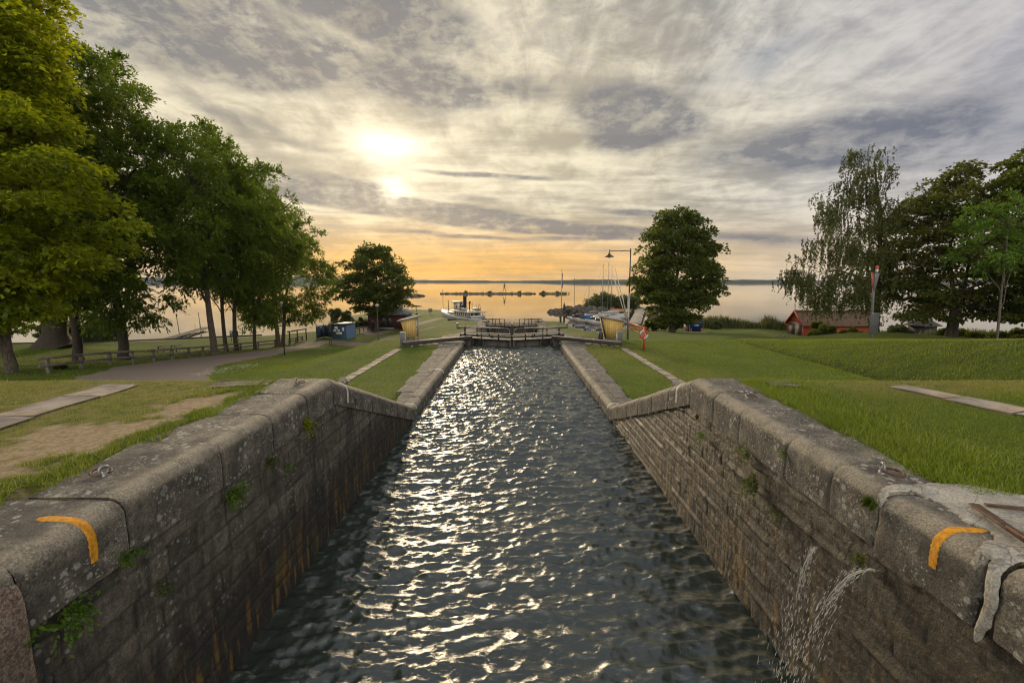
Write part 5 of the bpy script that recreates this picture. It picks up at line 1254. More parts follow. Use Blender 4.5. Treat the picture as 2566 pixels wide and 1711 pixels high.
def bike(px, D, rz, label):
    x = xat(px, D, 812); t = thing('bicycle', label, 'bicycle', (x, D, gz(x, D)), rz, 'bicycles on the harbour edge')
    for xx in (-.55, .55): mb = MB(); mb.torus((xx, 0, .35), .33, .022, 'y', 22, 6); [mb.tube([(xx, 0, .35), (xx + .32 * cos(a), 0, .35 + .32 * sin(a))], .005, 3) for a in np.linspace(0, 2 * pi, 9)[:-1]]; mb.build('wheel', M['black'], t)
    mb = MB(); A_ = (-.55, 0, .35); B_ = (-.08, 0, .33); C_ = (-.22, 0, .82); D_ = (.36, 0, .80); E_ = (.55, 0, .35)
    for p, q in ((A_, B_), (A_, C_), (B_, C_), (B_, D_), (C_, D_), (D_, E_)): mb.tube([p, q], .018, 6)
    mb.build('frame', M['iron'], t); mb = MB(); mb.tube([D_, (.32, 0, 1.0)], .015, 5); mb.tube([(.32, -.28, 1.02), (.32, .28, 1.02)], .015, 5); mb.build('handlebar', M['iron'], t); mb = MB(); mb.box(-.36, -.10, -.06, .06, .9, .95); mb.build('saddle', M['black'], t)
bike(1482, 69, .1, 'bicycle standing on the harbour edge left of the right hut'); bike(1494, 69, 2.9, 'second bicycle, closer to the right hut, on the harbour edge')
for px, D, lb in ((1465, 69.5, 'thick dark bollard on the harbour edge left of the bicycles'), (1404, 67, 'short dark bollard at the foot of the flagpole'), (1380, 70, 'slim post at the harbour edge left of the flagpole')):
    x = xat(px, D, 812); mb = MB(); r = .22 if 'thick' in lb else .14; mb.lathe([(r, -.2), (r, .75), (r * 1.2, .8), (r * 1.2, .95), (.02, 1.0)], n=12); o = mb.build('bollard', M['black'], smooth=True); o.location = (x, D, gz(x, D)); tag(o, lb, 'bollard')

# ------------------------------------------------------------------ rocks, islands and far shore
def rock_mesh(mb, c, r, rr, n1=5, n2=8):
    ph = [rr.random() * 6 for _ in range(3)]; V = []
    for i in range(n1 + 1):
        a = pi * i / n1
        for k in range(n2):
            b = 2 * pi * k / n2; q = 1 + .28 * sin(2 * b + ph[0] + a * 2) + .2 * sin(3 * a + ph[1]) + rr.uniform(-.12, .12)
            V.append((c[0] + r[0] * q * sin(a) * cos(b), c[1] + r[1] * q * sin(a) * sin(b), c[2] + r[2] * q * cos(a)))
    mb.add(V, [(i * n2 + k, (i + 1) * n2 + k, (i + 1) * n2 + (k + 1) % n2, i * n2 + (k + 1) % n2) for i in range(n1) for k in range(n2)])
rr = random.Random(4); mb = MB()
a = Vector((on_z(1376, 783, -5)[0], on_z(1376, 783, -5)[1])); b = Vector((26, 150)); 
for i in range(420):
    f = rr.random() ** .8; c = a + (b - a) * f; wd = .6 + 4.2 * min(1, f * 1.6); q = rr.uniform(-1, 1); s = rr.uniform(.35, .95)
    dr = Vector(((b - a).y, -(b - a).x)).normalized(); c = c + dr * q * wd + Vector((rr.uniform(-2, 6) * f, -rr.uniform(0, 16) * f))
    z = -5 + (1 - abs(q)) * min(1.8, .5 + 2.6 * f) * rr.uniform(.6, 1.0)
    rock_mesh(mb, (c.x, c.y, z - .2), (s, s, s * .8), rr)
o = mb.build('breakwater_rocks', M['rock'], origin=(20, 140, -5)); tag(o, 'heap of dark rocks forming the harbour breakwater', 'breakwater', kind='stuff')
mb = MB()
for i in range(200):
    f = rr.random(); c = Vector((29.5, 98)) + Vector((19, 62)) * f + Vector((rr.uniform(.2, 3.2), rr.uniform(-1, 1))); s = rr.uniform(.4, .9); rock_mesh(mb, (c.x, c.y, -4.6 + rr.uniform(-.3, .5)), (s, s, s * .75), rr)
o = mb.build('pier_rocks', M['rock'], origin=(35, 120, -5)); tag(o, 'rocks piled along the shore side of the pier', 'rocks', kind='stuff')
mb = MB(); mb.lathe([(.35, -.6), (.30, 1.0), (.5, 1.1), (.2, 1.4), (.15, 1.9), (.02, 2.0)], n=8); o = mb.build('beacon_post', M['rock']); o.location = (xat(1414, 138, 770), 138, -3.6); tag(o, 'small dark beacon post on the breakwater rocks', 'beacon')

def island(name, x0, x1, D, dep, hmax, label, seed, bushes=0):
    n = 90; rg = random.Random(seed); V = []
    xs = np.linspace(x0, x1, n); env = np.sin(np.linspace(0, pi, n)) ** .35
    hN = fbm(xs * .35 + seed, xs * 0 + .3, 4); w = dep * env * (.7 + .6 * fbm(xs * .1 + seed, xs * 0 + 7.1, 3))
    m_ = 9
    for i in range(n):
        for k in range(m_):
            u = -1 + 2 * k / (m_ - 1); z = -5.5 + (hmax * env[i] * (.2 + 1.3 * hN[i]) + .5) * (1 - u * u) + .12 * rg.random(); V.append((xs[i], D + u * w[i], z))
    Fq = [(i * m_ + k, i * m_ + k + 1, (i + 1) * m_ + k + 1, (i + 1) * m_ + k) for i in range(n - 1) for k in range(m_ - 1)]
    mb = MB(); mb.add(V, Fq); o = mb.build(name, M['rock']); tag(o, kind='structure')
    mb = MB()
    for i in range(int((x1 - x0) * 3)):
        x = rg.uniform(x0, x1); s = rg.uniform(.3, .75); rock_mesh(mb, (x, D + rg.uniform(-dep, dep) * .5, -4.9 + rg.random() * .6), (s, s, s * .7), rg, 4, 6)
    o = mb.build(name + '_rocks', M['rock'], origin=((x0 + x1) / 2, D, -5)); tag(o, label, 'rocks', kind='stuff')
X_ = lambda px, D: xat(px, D, 735)
island('island', X_(1104, 350), X_(1343, 350), 350, 2.6, 1.0, 'low dark rocks along the long island that carries the statue', 3)
island('islet', X_(1352, 350), X_(1418, 350), 350, 1.4, .8, 'low rocks of the small islet right of the long island', 8)
island('headland', X_(880, 300), X_(1065, 300), 300, 3.0, 2.0, 'rocks of the dark headland tip left of the long island', 12)
def far_shore(name, x0, x1, D, h, seed, m='hill'):
    n = 260; xs = np.linspace(x0, x1, n); hh = h * (.45 + .75 * fbm(xs * .0016 + seed, xs * 0 + 1, 4) + .18 * fbm(xs * .03, xs * 0 + 3, 2)) * np.clip(np.minimum(xs - x0, x1 - xs) / (abs(x1 - x0) * .12), .03, 1)
    V = []
    for i in range(n): V += [(xs[i], D, -5.4), (xs[i], D + 6, -5 + hh[i] * .7), (xs[i], D + 60, -5 + hh[i]), (xs[i], D + 700, -5.4)]
    Fq = [(i * 4 + k, (i + 1) * 4 + k, (i + 1) * 4 + k + 1, i * 4 + k + 1) for i in range(n - 1) for k in range(3)]
    mb = MB(); mb.add(V, Fq); o = mb.build(name, M[m]); tag(o, kind='structure')
far_shore('far_shore', X_(1270, 2600), 3800, 2600, 19, 2); far_shore('far_shore', -900, 700, 3600, 16, 5); far_shore('far_shore', -6500, -1150, 3800, 46, 9); far_shore('far_shore', -3200, -500, 4200, 24, 14)
def statue():
    D = 350; x = xat(1264, D, 725); t = thing('walking_statue', 'tall striding figure sculpture standing on the long island', 'statue', (x, D, -4.0)); s = 7.3
    P = lambda a, b: Vector((a * s, 0, b * s))
    V = [P(0, .50), P(0, .62), P(.005, .80), P(.005, .86), P(.0, .93), P(.0, .985), P(-.09, .78), P(-.13, .62), P(-.16, .46), P(.09, .78), P(.14, .64), P(.19, .50), P(-.05, .48), P(-.10, .26), P(-.19, .02), P(-.23, .0), P(.05, .48), P(.12, .27), P(.17, .02), P(.23, .0)]
    E = [(0, 1), (1, 2), (2, 3), (3, 4), (4, 5), (2, 6), (6, 7), (7, 8), (2, 9), (9, 10), (10, 11), (0, 12), (12, 13), (13, 14), (14, 15), (0, 16), (16, 17), (17, 18), (18, 19)]
    rad = [.055, .05, .06, .025, .045, .03, .03, .022, .015, .03, .022, .015, .045, .032, .02, .014, .045, .032, .02, .014]
    me = bpy.data.meshes.new('figure'); me.from_pydata([tuple(v) for v in V], E, []); o = bpy.data.objects.new('figure', me); COL.objects.link(o); o.parent = t
    sk = o.modifiers.new('skin', 'SKIN'); sv = me.skin_vertices[0] if me.skin_vertices else None
    if sv is None: 
        import bmesh
        b = bmesh.new(); b.from_mesh(me); b.verts.layers.skin.verify(); b.to_mesh(me); b.free(); sv = me.skin_vertices[0]
    for i, r in enumerate(rad): sv.data[i].radius = (r * s, r * s * .8)
    sv.data[0].use_root = True; sb = o.modifiers.new('sub', 'SUBSURF'); sb.levels = 1; sb.render_levels = 1; me.materials.append(M['bronze'])
    mb = MB(); mb.box(-2.2, 2.2, -1, 1, -1.0, .05); mb.build('plinth', M['rock'], t)
statue()

# ------------------------------------------------------------------ foliage
def leaf_cards(P, N_, size, r, droop=0.0, aspect=.62):
    """pointed leaf quads at P (n,3); N_ growth directions (n,3)"""
    n = len(P); s = size * (.65 + .7 * r.random(n))[:, None]
    d = N_ + r.normal(0, .45, (n, 3)); d[:, 2] -= droop; d /= np.linalg.norm(d, axis=1)[:, None] + 1e-9
    up = np.tile([0, 0, 1.0], (n, 1)) + r.normal(0, .5, (n, 3)); sd = np.cross(d, up); sd /= np.linalg.norm(sd, axis=1)[:, None] + 1e-9
    nn = np.cross(sd, d)
    V = np.stack([P, P + d * s * .42 + sd * s * aspect * .5 + nn * s * .10, P + d * s, P + d * s * .48 - sd * s * aspect * .5 + nn * s * .10], 1).reshape(-1, 3)
    return V, np.arange(4 * n).reshape(-1, 4)
def make_tree(name, label, base, height, crown_c, rx, rz_, ntr, leaves, ls, m, bark='barkD', tr=.3, seed=0, ncl=260, style='maple', flare=1.6, lean=(0, 0), stems=1, group=None, cat='tree', limbs=11, clr=1.15, prof=None, tip_thin=.55, lobe=1.0):
    r = np.random.default_rng(seed); rr = random.Random(seed); base = Vector(base); t = thing(name, label, cat, tuple(base), 0, group)
    cc = np.array(crown_c) - np.array(base)                 # crown centre, local
    zt = cc[2] + rz_; zb = cc[2] - rz_
    # envelope radius by height
    def env(h):                                             # h in 0..1 bottom..top
        if prof is None: return np.sqrt(np.clip(1 - (2 * h - 1) ** 2, 0, 1)) ** .8
        return np.interp(h, np.linspace(0, 1, len(prof)), prof)
    lob = r.random((3, 4)) * 6.28
    def lobf(a, h): return 1 + lobe * (.13 * np.sin(3 * a + lob[0, 0] + 4 * h) + .10 * np.sin(5 * a + lob[0, 1] - 7 * h) + .09 * np.sin(2 * a + lob[0, 2] + 13 * h))
    hs = (r.random(ncl * 3) * 1.04 - .02).clip(0, 1); keep = r.random(ncl * 3) < np.clip(env(hs), .30, 1); hs = hs[keep][:ncl]; n = len(hs)
    ang = r.random(n) * 2 * pi; rad = np.clip(r.random(n) ** .42, 0, 1) * (.9 + .18 * r.random(n)); R_ = env(hs) * rx * lobf(ang, hs) * rad
    C = np.stack([cc[0] + R_ * np.cos(ang), cc[1] + R_ * np.sin(ang), zb + (zt - zb) * hs + r.normal(0, .3, n)], 1)
    # trunk(s) and limbs
    mb = MB(); tops = []
    for s in range(stems):
        a = 2 * pi * s / stems + .5; sp = .0 if stems == 1 else tr * 1.2
        p0 = Vector((sp * cos(a), sp * sin(a) * .6, 0)); zt2 = zb + (zt - zb) * tip_thin
        tx = cc[0] * .9 + (rx * .25 * cos(a) if stems > 1 else 0) + lean[0]; ty = cc[1] * .9 + lean[1] + (rx * .2 * sin(a) if stems > 1 else 0)
        pts = []; rads = []; K = 12; tr_ = tr * (1 if stems == 1 else .62)
        for k in range(K + 1):
            f = k / K; w = f ** 1.9; pts.append(p0 + Vector((tx * w + .10 * tr * 3 * sin(f * 7 + seed + s), ty * w + .08 * sin(f * 5 + seed), zt2 * f)))
            rads.append(tr_ * (flare if k == 0 else 1) * (1 - .80 * f) + .02)
        pts.insert(0, p0 + Vector((0, 0, -.4))); rads.insert(0, tr_ * flare * 1.15); pts.insert(2, p0 + Vector((0, 0, .25 + .4 * tr))); rads.insert(2, tr_ * (1 + (flare - 1) * .35))
        mb.tube(pts, rads, 12); tops.append(pts)
    nodes = []
    for k in range(limbs):
        pts = tops[k % stems]; f = .38 + .58 * (k + .5) / limbs if zb > 1.5 else .22 + .74 * (k + .5) / limbs; i = int(f * (len(pts) - 1)); p = pts[i]
        a = k * 2.4 + seed; hz = (p.z + rz_ * .35 - zb) / (zt - zb); hz = min(.95, max(.1, hz)); e = Vector((cc[0] + .72 * env(hz) * rx * cos(a), cc[1] + .72 * env(hz) * rx * sin(a), zb + (zt - zb) * hz))
        if style == 'birch': e.z = p.z + rz_ * .22
        q = []; qr = []; r0 = max(.04, tr * .42 * (1 - f * .6))
        for j in range(7):
            u = j / 6; m1 = p.lerp(e, u); m1.z += .9 * sin(pi * u) * (.8 if style != 'birch' else 1.3) * (e - p).length / 8; m1 += Vector((sin(j * 2.1 + k), cos(j * 1.7 + k), 0)) * .12; q.append(m1); qr.append(r0 * (1 - .82 * u))
        mb.tube(q, qr, 7); nodes += [(v, x_) for v, x_ in zip(q[1:], qr[1:])]
    for pts in tops: nodes += [(p, tr * .25) for p in pts[6:]]
    NP = np.array([tuple(v) for v, _ in nodes])
    for i in range(n):
        d2 = ((NP - C[i]) ** 2).sum(1) + 2 * np.maximum(0, NP[:, 2] - C[i, 2]) ** 2; j = int(np.argmin(d2)); v = Vector(nodes[j][0]); c = Vector(C[i]); md = v.lerp(c, .5) + Vector((0, 0, .12 * (c - v).length))
        r0 = min(nodes[j][1], .05 + .012 * (c - v).length) ; mb.tube([v, md, c], [r0 * .8, r0 * .5, .012], 4, False)
    mb.build('trunk', M[bark], t, True)
    # leaves
    per = max(6, int(leaves / n)); out = C - np.array([cc[0], cc[1], zb + (zt - zb) * .35]); out /= np.linalg.norm(out, axis=1)[:, None] + 1e-9
    VV = []; tone = []; k0 = 0; FF = []
    for i in range(n):
        cr = clr * (.6 + .7 * rr.random())
        if style == 'birch':
            ns = max(3, per // 26); ml = per // ns; ax = C[i] + r.normal(0, cr * .55, (ns, 3)) * [1, 1, .45]; Ls = .6 + 1.9 * r.random(ns)
            f = r.random((ns, ml)); P = ax[:, None, :] + np.stack([.055 * r.normal(size=(ns, ml)) + .10 * np.sin(f * 3 + i), .055 * r.normal(size=(ns, ml)), -f * Ls[:, None]], -1)
            P = P.reshape(-1, 3); D_ = np.tile([0, 0, -1.0], (len(P), 1)); dr = .2
        elif style == 'ash':
            nb = max(4, per // 14); ml = per // nb; a = r.random(nb) * 6.28; el = r.normal(.15, .45, nb); dd = np.stack([np.cos(a) * np.cos(el), np.sin(a) * np.cos(el), np.sin(el)], 1) + out[i] * .7; dd /= np.linalg.norm(dd, axis=1)[:, None]
            f = (.25 + .75 * r.random((nb, ml))); P = C[i] + (dd[:, None, :] * f[:, :, None] * cr * 1.25); P[:, :, 2] -= .28 * cr * f ** 2; P += r.normal(0, .07 * cr, P.shape)
            P = P.reshape(-1, 3); D_ = np.repeat(dd, ml, 0); dr = .45
        else:
            a = r.random(per) * 6.28; q = np.sqrt(r.random(per)); sh = np.stack([np.cos(a) * q, np.sin(a) * q, .42 * np.sqrt(1 - q * q) - .22 * q * q], 1); P = C[i] + sh * cr * [1, 1, 1] + r.normal(0, .10 * cr, (per, 3)); P = P + out[i] * cr * .25 * (1 - q)[:, None]
            D_ = sh * [1, 1, .6] + out[i] * .35; dr = .40
        V, _ = leaf_cards(P, D_, ls, r, dr, .80 if style == 'maple' else .42 if style == 'ash' else .7)
        VV.append(V); ct = .5 + .28 * rr.uniform(-1, 1); tone.append(np.repeat(np.clip(ct + .22 * r.normal(size=len(P)), 0, 1), 4))
    V = np.concatenate(VV); tn = np.concatenate(tone)
    o = mesh_np('crown', V, np.arange(len(V)).reshape(-1, 4), M[m], t); attr(o, 'tone', tn)
    return t
M['leafY'] = leaf_mat('yellow_green_maple_leaves', (.040, .075, .005), (.160, .192, .008), (.66, .72, .02), .54)
M['leafA'] = leaf_mat('ash_leaves', (.034, .060, .008), (.100, .140, .015), (.30, .42, .028), .44)
M['leafM'] = leaf_mat('maple_leaves', (.024, .042, .008), (.082, .106, .016), (.22, .27, .025), .38)
M['leafO'] = leaf_mat('autumn_tinged_leaves', (.028, .044, .008), (.088, .098, .016), (.22, .24, .025), .36)
M['leafB'] = leaf_mat('birch_leaves', (.024, .036, .008), (.068, .078, .016), (.16, .18, .025), .34)
M['leafG'] = leaf_mat('fresh_green_leaves', (.045, .095, .012), (.110, .190, .022), (.24, .40, .035), .42)
M['leafW'] = leaf_mat('willow_leaves', (.035, .050, .020), (.095, .115, .040), (.16, .20, .06), .36)

def base_at(px, D, py=850): x = xat(px, D, py); return (x, D, gz(x, D))
# foreground yellow-green maple
b = base_at(33, 24.0, 945); make_tree('maple_tree', 'big yellow-green maple at the left edge, its crown reaching out of the picture', b, 21, (b[0] - .3, 23.5, 13.4), 5.5, 10.6, 0, 125000, .235, 'leafY', 'barkL', .23, 11, 380, 'maple', 1.4, clr=1.35, limbs=16, prof=[.35, .66, .92, 1.0, .92, .72, .66, .72, .78, .78, .6])
# massive old trunk
b = base_at(145, 44.0, 888); make_tree('oak_tree', 'old tree with a massive flaring trunk standing on a grassy mound', b, 26, (b[0] - 1, 45, 12.0), 8.5, 10, 0, 40000, .42, 'leafA', 'barkD', 1.0, 12, 150, 'maple', 1.75, clr=1.8)
b = base_at(196, 34.0, 905); make_tree('ash_tree', 'ash tree with a straight dark trunk close to the massive one', b, 20, (b[0] - .2, 34, 12.2), 5.6, 8.4, 0, 36000, .31, 'leafA', 'barkD', .30, 13, 190, 'ash', 1.3)
b = base_at(310, 34.5, 905); make_tree('ash_tree', 'tall ash tree on the near side of the picnic table behind the fence', b, 21, (b[0] + .3, 34.5, 11.4), 6.4, 9.2, 0, 58000, .29, 'leafA', 'barkD', .33, 14, 260, 'ash', 1.35, prof=[.30, .50, .7, .9, 1, 1, .95, .85, .7, .5, .2])
b = base_at(537, 43.0, 889); make_tree('ash_tree', 'ash tree with the palest and thickest trunk of the thin row by the fence', b, 21, (b[0] - .3, 43, 11.6), 7.0, 6.7, 0, 38000, .31, 'leafA', 'barkL', .29, 15, 240, 'ash', 1.5, prof=[.35, .65, .9, 1, 1, .95, .85, .75, .6, .42, .18])
b = base_at(568, 48.0, 885); make_tree('ash_tree', 'slender ash tree, second of the row of thin trunks by the fence', b, 20, (b[0], 48, 11.5), 5.4, 6.6, 0, 28000, .33, 'leafA', 'barkD', .19, 16, 170, 'ash', 1.3)
b = base_at(594, 50.0, 881); make_tree('ash_tree', 'slender ash tree with the darkest trunk, third of the row by the fence', b, 20, (b[0] + .6, 50, 11.0), 5.8, 6.6, 0, 25000, .33, 'leafA', 'barkD', .22, 17, 190, 'ash', 1.4)
b = base_at(640, 53.0, 878); make_tree('ash_tree', 'small ash tree with low leaves, fourth of the row by the fence', b, 17, (b[0] + .5, 53, 8.2), 5.4, 7.7, 0, 26000, .30, 'leafA', 'barkD', .18, 18, 190, 'ash', 1.3, prof=[.25, .35, .6, .85, 1, 1, .9, .8, .65, .45, .2])
b = base_at(700, 65.0, 865); make_tree('ash_tree', 'spreading multi-stemmed ash tree at the right end of the park row', b, 20, (b[0] + 1.2, 65, 7.3), 7.0, 7.9, 0, 62000, .32, 'leafA', 'barkL', .42, 19, 240, 'ash', 1.5, stems=3, clr=1.25, prof=[.35, .75, .95, 1, .98, .92, .85, .75, .6, .42, .15])
b = (xat(950, 86, 800), 84.0, -4.2); make_tree('maple_tree', 'low round bushy tree hanging over the red café', b, 14, (xat(942, 84, 700), 84, 4.8), 7.0, 5.6, 0, 36000, .34, 'leafM', 'barkD', .45, 20, 250, 'maple', 1.3, clr=1.3, prof=[.35, .62, .85, 1, 1, .92, .85, .74, .6, .45, .2])
b = base_at(1683, 65.0, 822); make_tree('maple_tree', 'round dark maple beside the pier and the blue cart', b, 16, (xat(1697, 65, 680), 65, 6.4), 5.7, 7.2, 0, 42000, .36, 'leafM', 'barkD', .44, 21, 380, 'maple', 1.25, clr=1.1, lobe=.35, prof=[.40, .80, .92, 1, 1, .97, .92, .86, .76, .64, .42])
b = base_at(2193, 50.0, 835); make_tree('birch_tree', 'weeping birch with hanging twigs behind the boathouse roof', b, 20, (xat(2138, 50, 600), 50, 10.7), 6.8, 8.2, 0, 54000, .175, 'leafB', 'barkD', .30, 22, 190, 'birch', 1.3, lean=(1.2, 0), limbs=18, clr=1.0, prof=[.60, .90, 1.0, .88, .80, .60, .48, .40, .34, .32, .24], tip_thin=.90)
b = base_at(2385, 46.0, 835); make_tree('maple_tree', 'large maple with a forked trunk at the right', b, 18, (xat(2415, 46, 620), 46, 7.9), 6.8, 7.1, 0, 40000, .31, 'leafO', 'barkD', .42, 23, 230, 'maple', 1.25, stems=2, clr=1.2, prof=[.55, .72, .85, .9, 1, 1, .95, .85, .72, .5, .22])
b = base_at(2690, 42.0, 835); make_tree('maple_tree', 'dark maple cut off by the right edge of the picture', b, 18, (xat(2655, 42, 620), 42, 9.4), 6.0, 9.2, 0, 34000, .32, 'leafM', 'barkD', .38, 24, 160, 'maple', 1.25, clr=1.15)
b = base_at(2498, 36.0, 850); make_tree('young_tree', 'young bright green tree on a thin leaning trunk before the dark maple', b, 12, (xat(2508, 36, 590), 36, 8.5), 2.5, 2.5, 0, 7000, .24, 'leafG', 'barkL', .075, 25, 60, 'ash', 1.1, lean=(.3, 0), limbs=7, clr=.8)
b = base_at(105, 58.0, 860); make_tree('pine_tree', 'dark low tree seen between the maple trunk and the massive trunk', b, 8, (b[0] + 1.0, 58, .6), 3.4, 3.6, 0, 7000, .3, 'leafM', 'barkD', .20, 26, 60, 'maple', 1.2)
b = base_at(20, 62.0, 860); make_tree('far_tree', 'dark tree far behind the foreground maple at the left edge', b, 14, (b[0] - 2, 62, 4), 7, 6.5, 0, 12000, .4, 'leafM', 'barkD', .3, 27, 90, 'maple', 1.2, clr=1.6)

def bush(name, label, cx, cy, rx, ry, h, n, ls, m, seed, group=None, droop=.2, up=.5, z0=None, cat='bush', stuff=False, aspect=.55):
    r = np.random.default_rng(seed); g0 = gz(cx, cy) if z0 is None else z0
    nc = max(6, int(rx * ry * 3)); C = np.stack([r.uniform(-1, 1, nc) * rx * .8, r.uniform(-1, 1, nc) * ry * .8, r.random(nc) ** .7 * h * .82], 1)
    q = np.sqrt((C[:, 0] / rx) ** 2 + (C[:, 1] / ry) ** 2); C[:, 2] *= np.clip(1.15 - q * q, .2, 1)
    i = r.integers(0, nc, n); d = r.normal(size=(n, 3)); d /= np.linalg.norm(d, axis=1)[:, None]; cr = (.28 + .22 * r.random(nc))[i][:, None] * min(rx, ry, h) * .9 * r.random((n, 1)) ** .4
    P = C[i] + d * cr; P[:, 2] = np.abs(P[:, 2]); d[:, 2] += up
    V, Fq = leaf_cards(P, d, ls, r, droop, aspect); o = mesh_np(name, V, Fq, M[m], None, loc=(cx, cy, g0))
    ct = r.random(nc); attr(o, 'tone', np.repeat(np.clip(ct[i] * .6 + .2 + .2 * r.normal(size=n), 0, 1), 4)); tag(o, label, cat, group, 'stuff' if stuff else None); return o
def px_bush(name, label, px, D, wpx, hpx, ybase, *a, **k):
    x = xat(px, D, ybase); s = D / F; z0 = at(px, ybase, D)[2]
    return bush(name, label, x, D, wpx * s, k.pop('ry', wpx * s * .6), hpx * s, *a, z0=z0, **k)
px_bush('willow_bush', 'broad willow bush behind the sailing boats, left of their masts', 1505, 156, 46, 50, 780, 9000, .55, 'leafW', 41, group='willow bushes behind the boats', droop=-.4)
px_bush('willow_bush', 'rounded willow bush between the masts and the pier', 1570, 152, 38, 52, 780, 7000, .55, 'leafW', 42, group='willow bushes behind the boats', droop=-.4)
px_bush('bush', 'bushy thicket at the pier edge left of the round maple', 1648, 74, 34, 32, 826, 7000, .26, 'leafM', 43)
px_bush('bush', 'leafy bush right behind the maple trunk', 1708, 74, 24, 38, 828, 5000, .26, 'leafW', 44)
px_bush('bush', 'low bush between the blue cart and the reeds', 1790, 80, 30, 34, 838, 5000, .26, 'leafW', 45)
px_bush('bush', 'large dark bush against the long side of the boathouse', 2095, 64, 84, 37, 852, 15000, .24, 'leafM', 46, ry=1.6)
px_bush('bush', 'bush growing over the eaves of the boathouse roof', 2052, 70, 26, 62, 850, 5000, .24, 'leafM', 47, ry=1.3)
px_bush('bush', 'bushes to the right of the dark signal board', 2240, 56, 48, 28, 845, 6000, .22, 'leafW', 48, ry=1.4)
px_bush('bush', 'bushes under the large right maple', 2400, 50, 62, 36, 856, 10000, .22, 'leafM', 49, ry=1.8)
px_bush('bush', 'bushes at the foot of the young tree', 2530, 46, 52, 42, 864, 8000, .22, 'leafM', 50, ry=1.6)
px_bush('bush', 'round light green bush between the ash row and the bushy tree', 852, 95, 36, 34, 806, 7000, .30, 'leafW', 51)
px_bush('bush', 'pale bush between the blue shed and the red café', 905, 84, 18, 18, 814, 2500, .25, 'leafW', 52)
px_bush('bush', 'small low bush behind the near end of the weathered fence', 152, 26, 14, 18, 928, 700, .13, 'leafM', 53)
px_bush('bush', 'dark shrub right of the massive trunk', 178, 56, 14, 44, 862, 2500, .26, 'leafM', 54)
def reeds(name, label, poly, n, h, m, seed, w=.03, kind='stuff', z0=-4.9):
    r = np.random.default_rng(seed); (x0, y0), (x1, y1), dep = poly; f = r.random(n); x = x0 + (x1 - x0) * f; y = y0 + (y1 - y0) * f + r.uniform(-dep, dep, n)
    g0 = np.maximum(ground(x, y), z0); hh = h * (.40 + .60 * r.random(n)) * (.25 + 1.5 * fbm(x * .45 + 3, y * .3, 4)); l = r.normal(0, .16, (n, 2)) * hh[:, None]
    a = r.random(n) * pi; dx = np.cos(a) * w; dy = np.sin(a) * w
    P0 = np.stack([x - dx, y - dy, g0 - .1], 1); P1 = np.stack([x + dx, y + dy, g0 - .1], 1); P2 = np.stack([x + l[:, 0] * .4 + dx, y + l[:, 1] * .4 + dy, g0 + hh * .6], 1); P3 = np.stack([x + l[:, 0], y + l[:, 1], g0 + hh], 1); P4 = np.stack([x + l[:, 0] * .4 - dx, y + l[:, 1] * .4 - dy, g0 + hh * .6], 1)
    V = np.stack([P0, P1, P2, P3, P4], 1).reshape(-1, 3); o = mesh_np(name, V, np.arange(5 * n).reshape(-1, 5), M[m]); attr(o, 'tone', np.repeat(r.random(n), 5)); tag(o, label, 'reeds', kind=kind); return o
M['reed'] = leaf_mat('reed_blades', (.045, .065, .018), (.145, .150, .050), (.22, .24, .07), .35)
M['reedG'] = leaf_mat('green_reed_blades', (.050, .080, .018), (.130, .165, .050), (.22, .28, .07), .35)
reeds('reeds', 'band of reeds along the shore between the cart and the boathouse', ((30, 88), (56, 85), 1.5), 5200, 2.1, 'reed', 61, .05)
reeds('reeds', 'tall green reeds in the water left of the tall ash tree', ((xat(215, 72, 860), 72), (xat(275, 72, 860), 73), 2.5), 3600, 4.2, 'reedG', 62, .05, z0=-5)
reeds('undergrowth', 'weeds along the shore from the boathouse to the right edge', ((50, 62), (75, 48), 2.0), 7000, 1.3, 'reed', 63, .04)
reeds('reeds', 'pale reeds on the bank behind the blue shed', ((-37, 92), (-28, 96), 2.0), 2200, 2.0, 'reed', 64, .05)
reeds('island_scrub', 'thin scrub growing along the long island', ((X_(1110, 350), 350), (X_(1335, 350), 350), .8), 500, 1.5, 'reed', 65, .12, z0=-4.8)
reeds('island_scrub', 'thin scrub growing on the small islet', ((X_(1356, 350), 350), (X_(1428, 350), 350), .8), 160, 1.6, 'reed', 66, .12, z0=-4.8)
for px, lb in ((1166, 'rounded bush on the long island left of the statue'), (1228, 'bush on the long island closest to the statue'), (1303, 'bush near the right end of the long island'), (1361, 'left bush on the small islet'), (1397, 'right bush on the small islet')):
    bush('bush', lb, X_(px, 350), 350, 1.8, 1.2, 1.9, 500, .5, 'leafM', px, z0=-4.4, group='bushes on the islands')

# plants growing out of the lock walls
def wall_plant(side, px, py, s, n, ls, m, label, seed, out=.16):
    xw = side * 3.46; r = ray(px, py); t = xw / r[0]; y = r[1] * t; z = H + r[2] * t; g = np.random.default_rng(seed)
    nst = max(4, n // 14); VV = []; tt = []
    for k in range(nst):
        a = g.uniform(-1.3, 1.3); o_ = g.uniform(.3, 1); d = np.array([-side * o_, np.sin(a) * .9, g.uniform(-.7, .45)]); d /= np.linalg.norm(d); L = s * g.uniform(.4, 1.0)
        f = np.sort(g.random(n // nst)); P = np.outer(f, d) * L; P[:, 2] -= .5 * L * f ** 2; P += g.normal(0, .03 * s, P.shape) + np.array([0, g.normal(0, .22 * s), g.normal(0, .12 * s)])
        V, _ = leaf_cards(P, np.tile(d, (len(P), 1)), ls, g, .2, .6); VV.append(V); tt.append(np.repeat(np.clip(g.normal(.5, .3, len(P)), 0, 1), 4))
    V = np.concatenate(VV); o = mesh_np('wall_plant', V, np.arange(len(V)).reshape(-1, 4), M[m], None, loc=(xw, y, z)); attr(o, 'tone', np.concatenate(tt)); tag(o, label, 'plant', 'plants growing from the lock walls'); return o
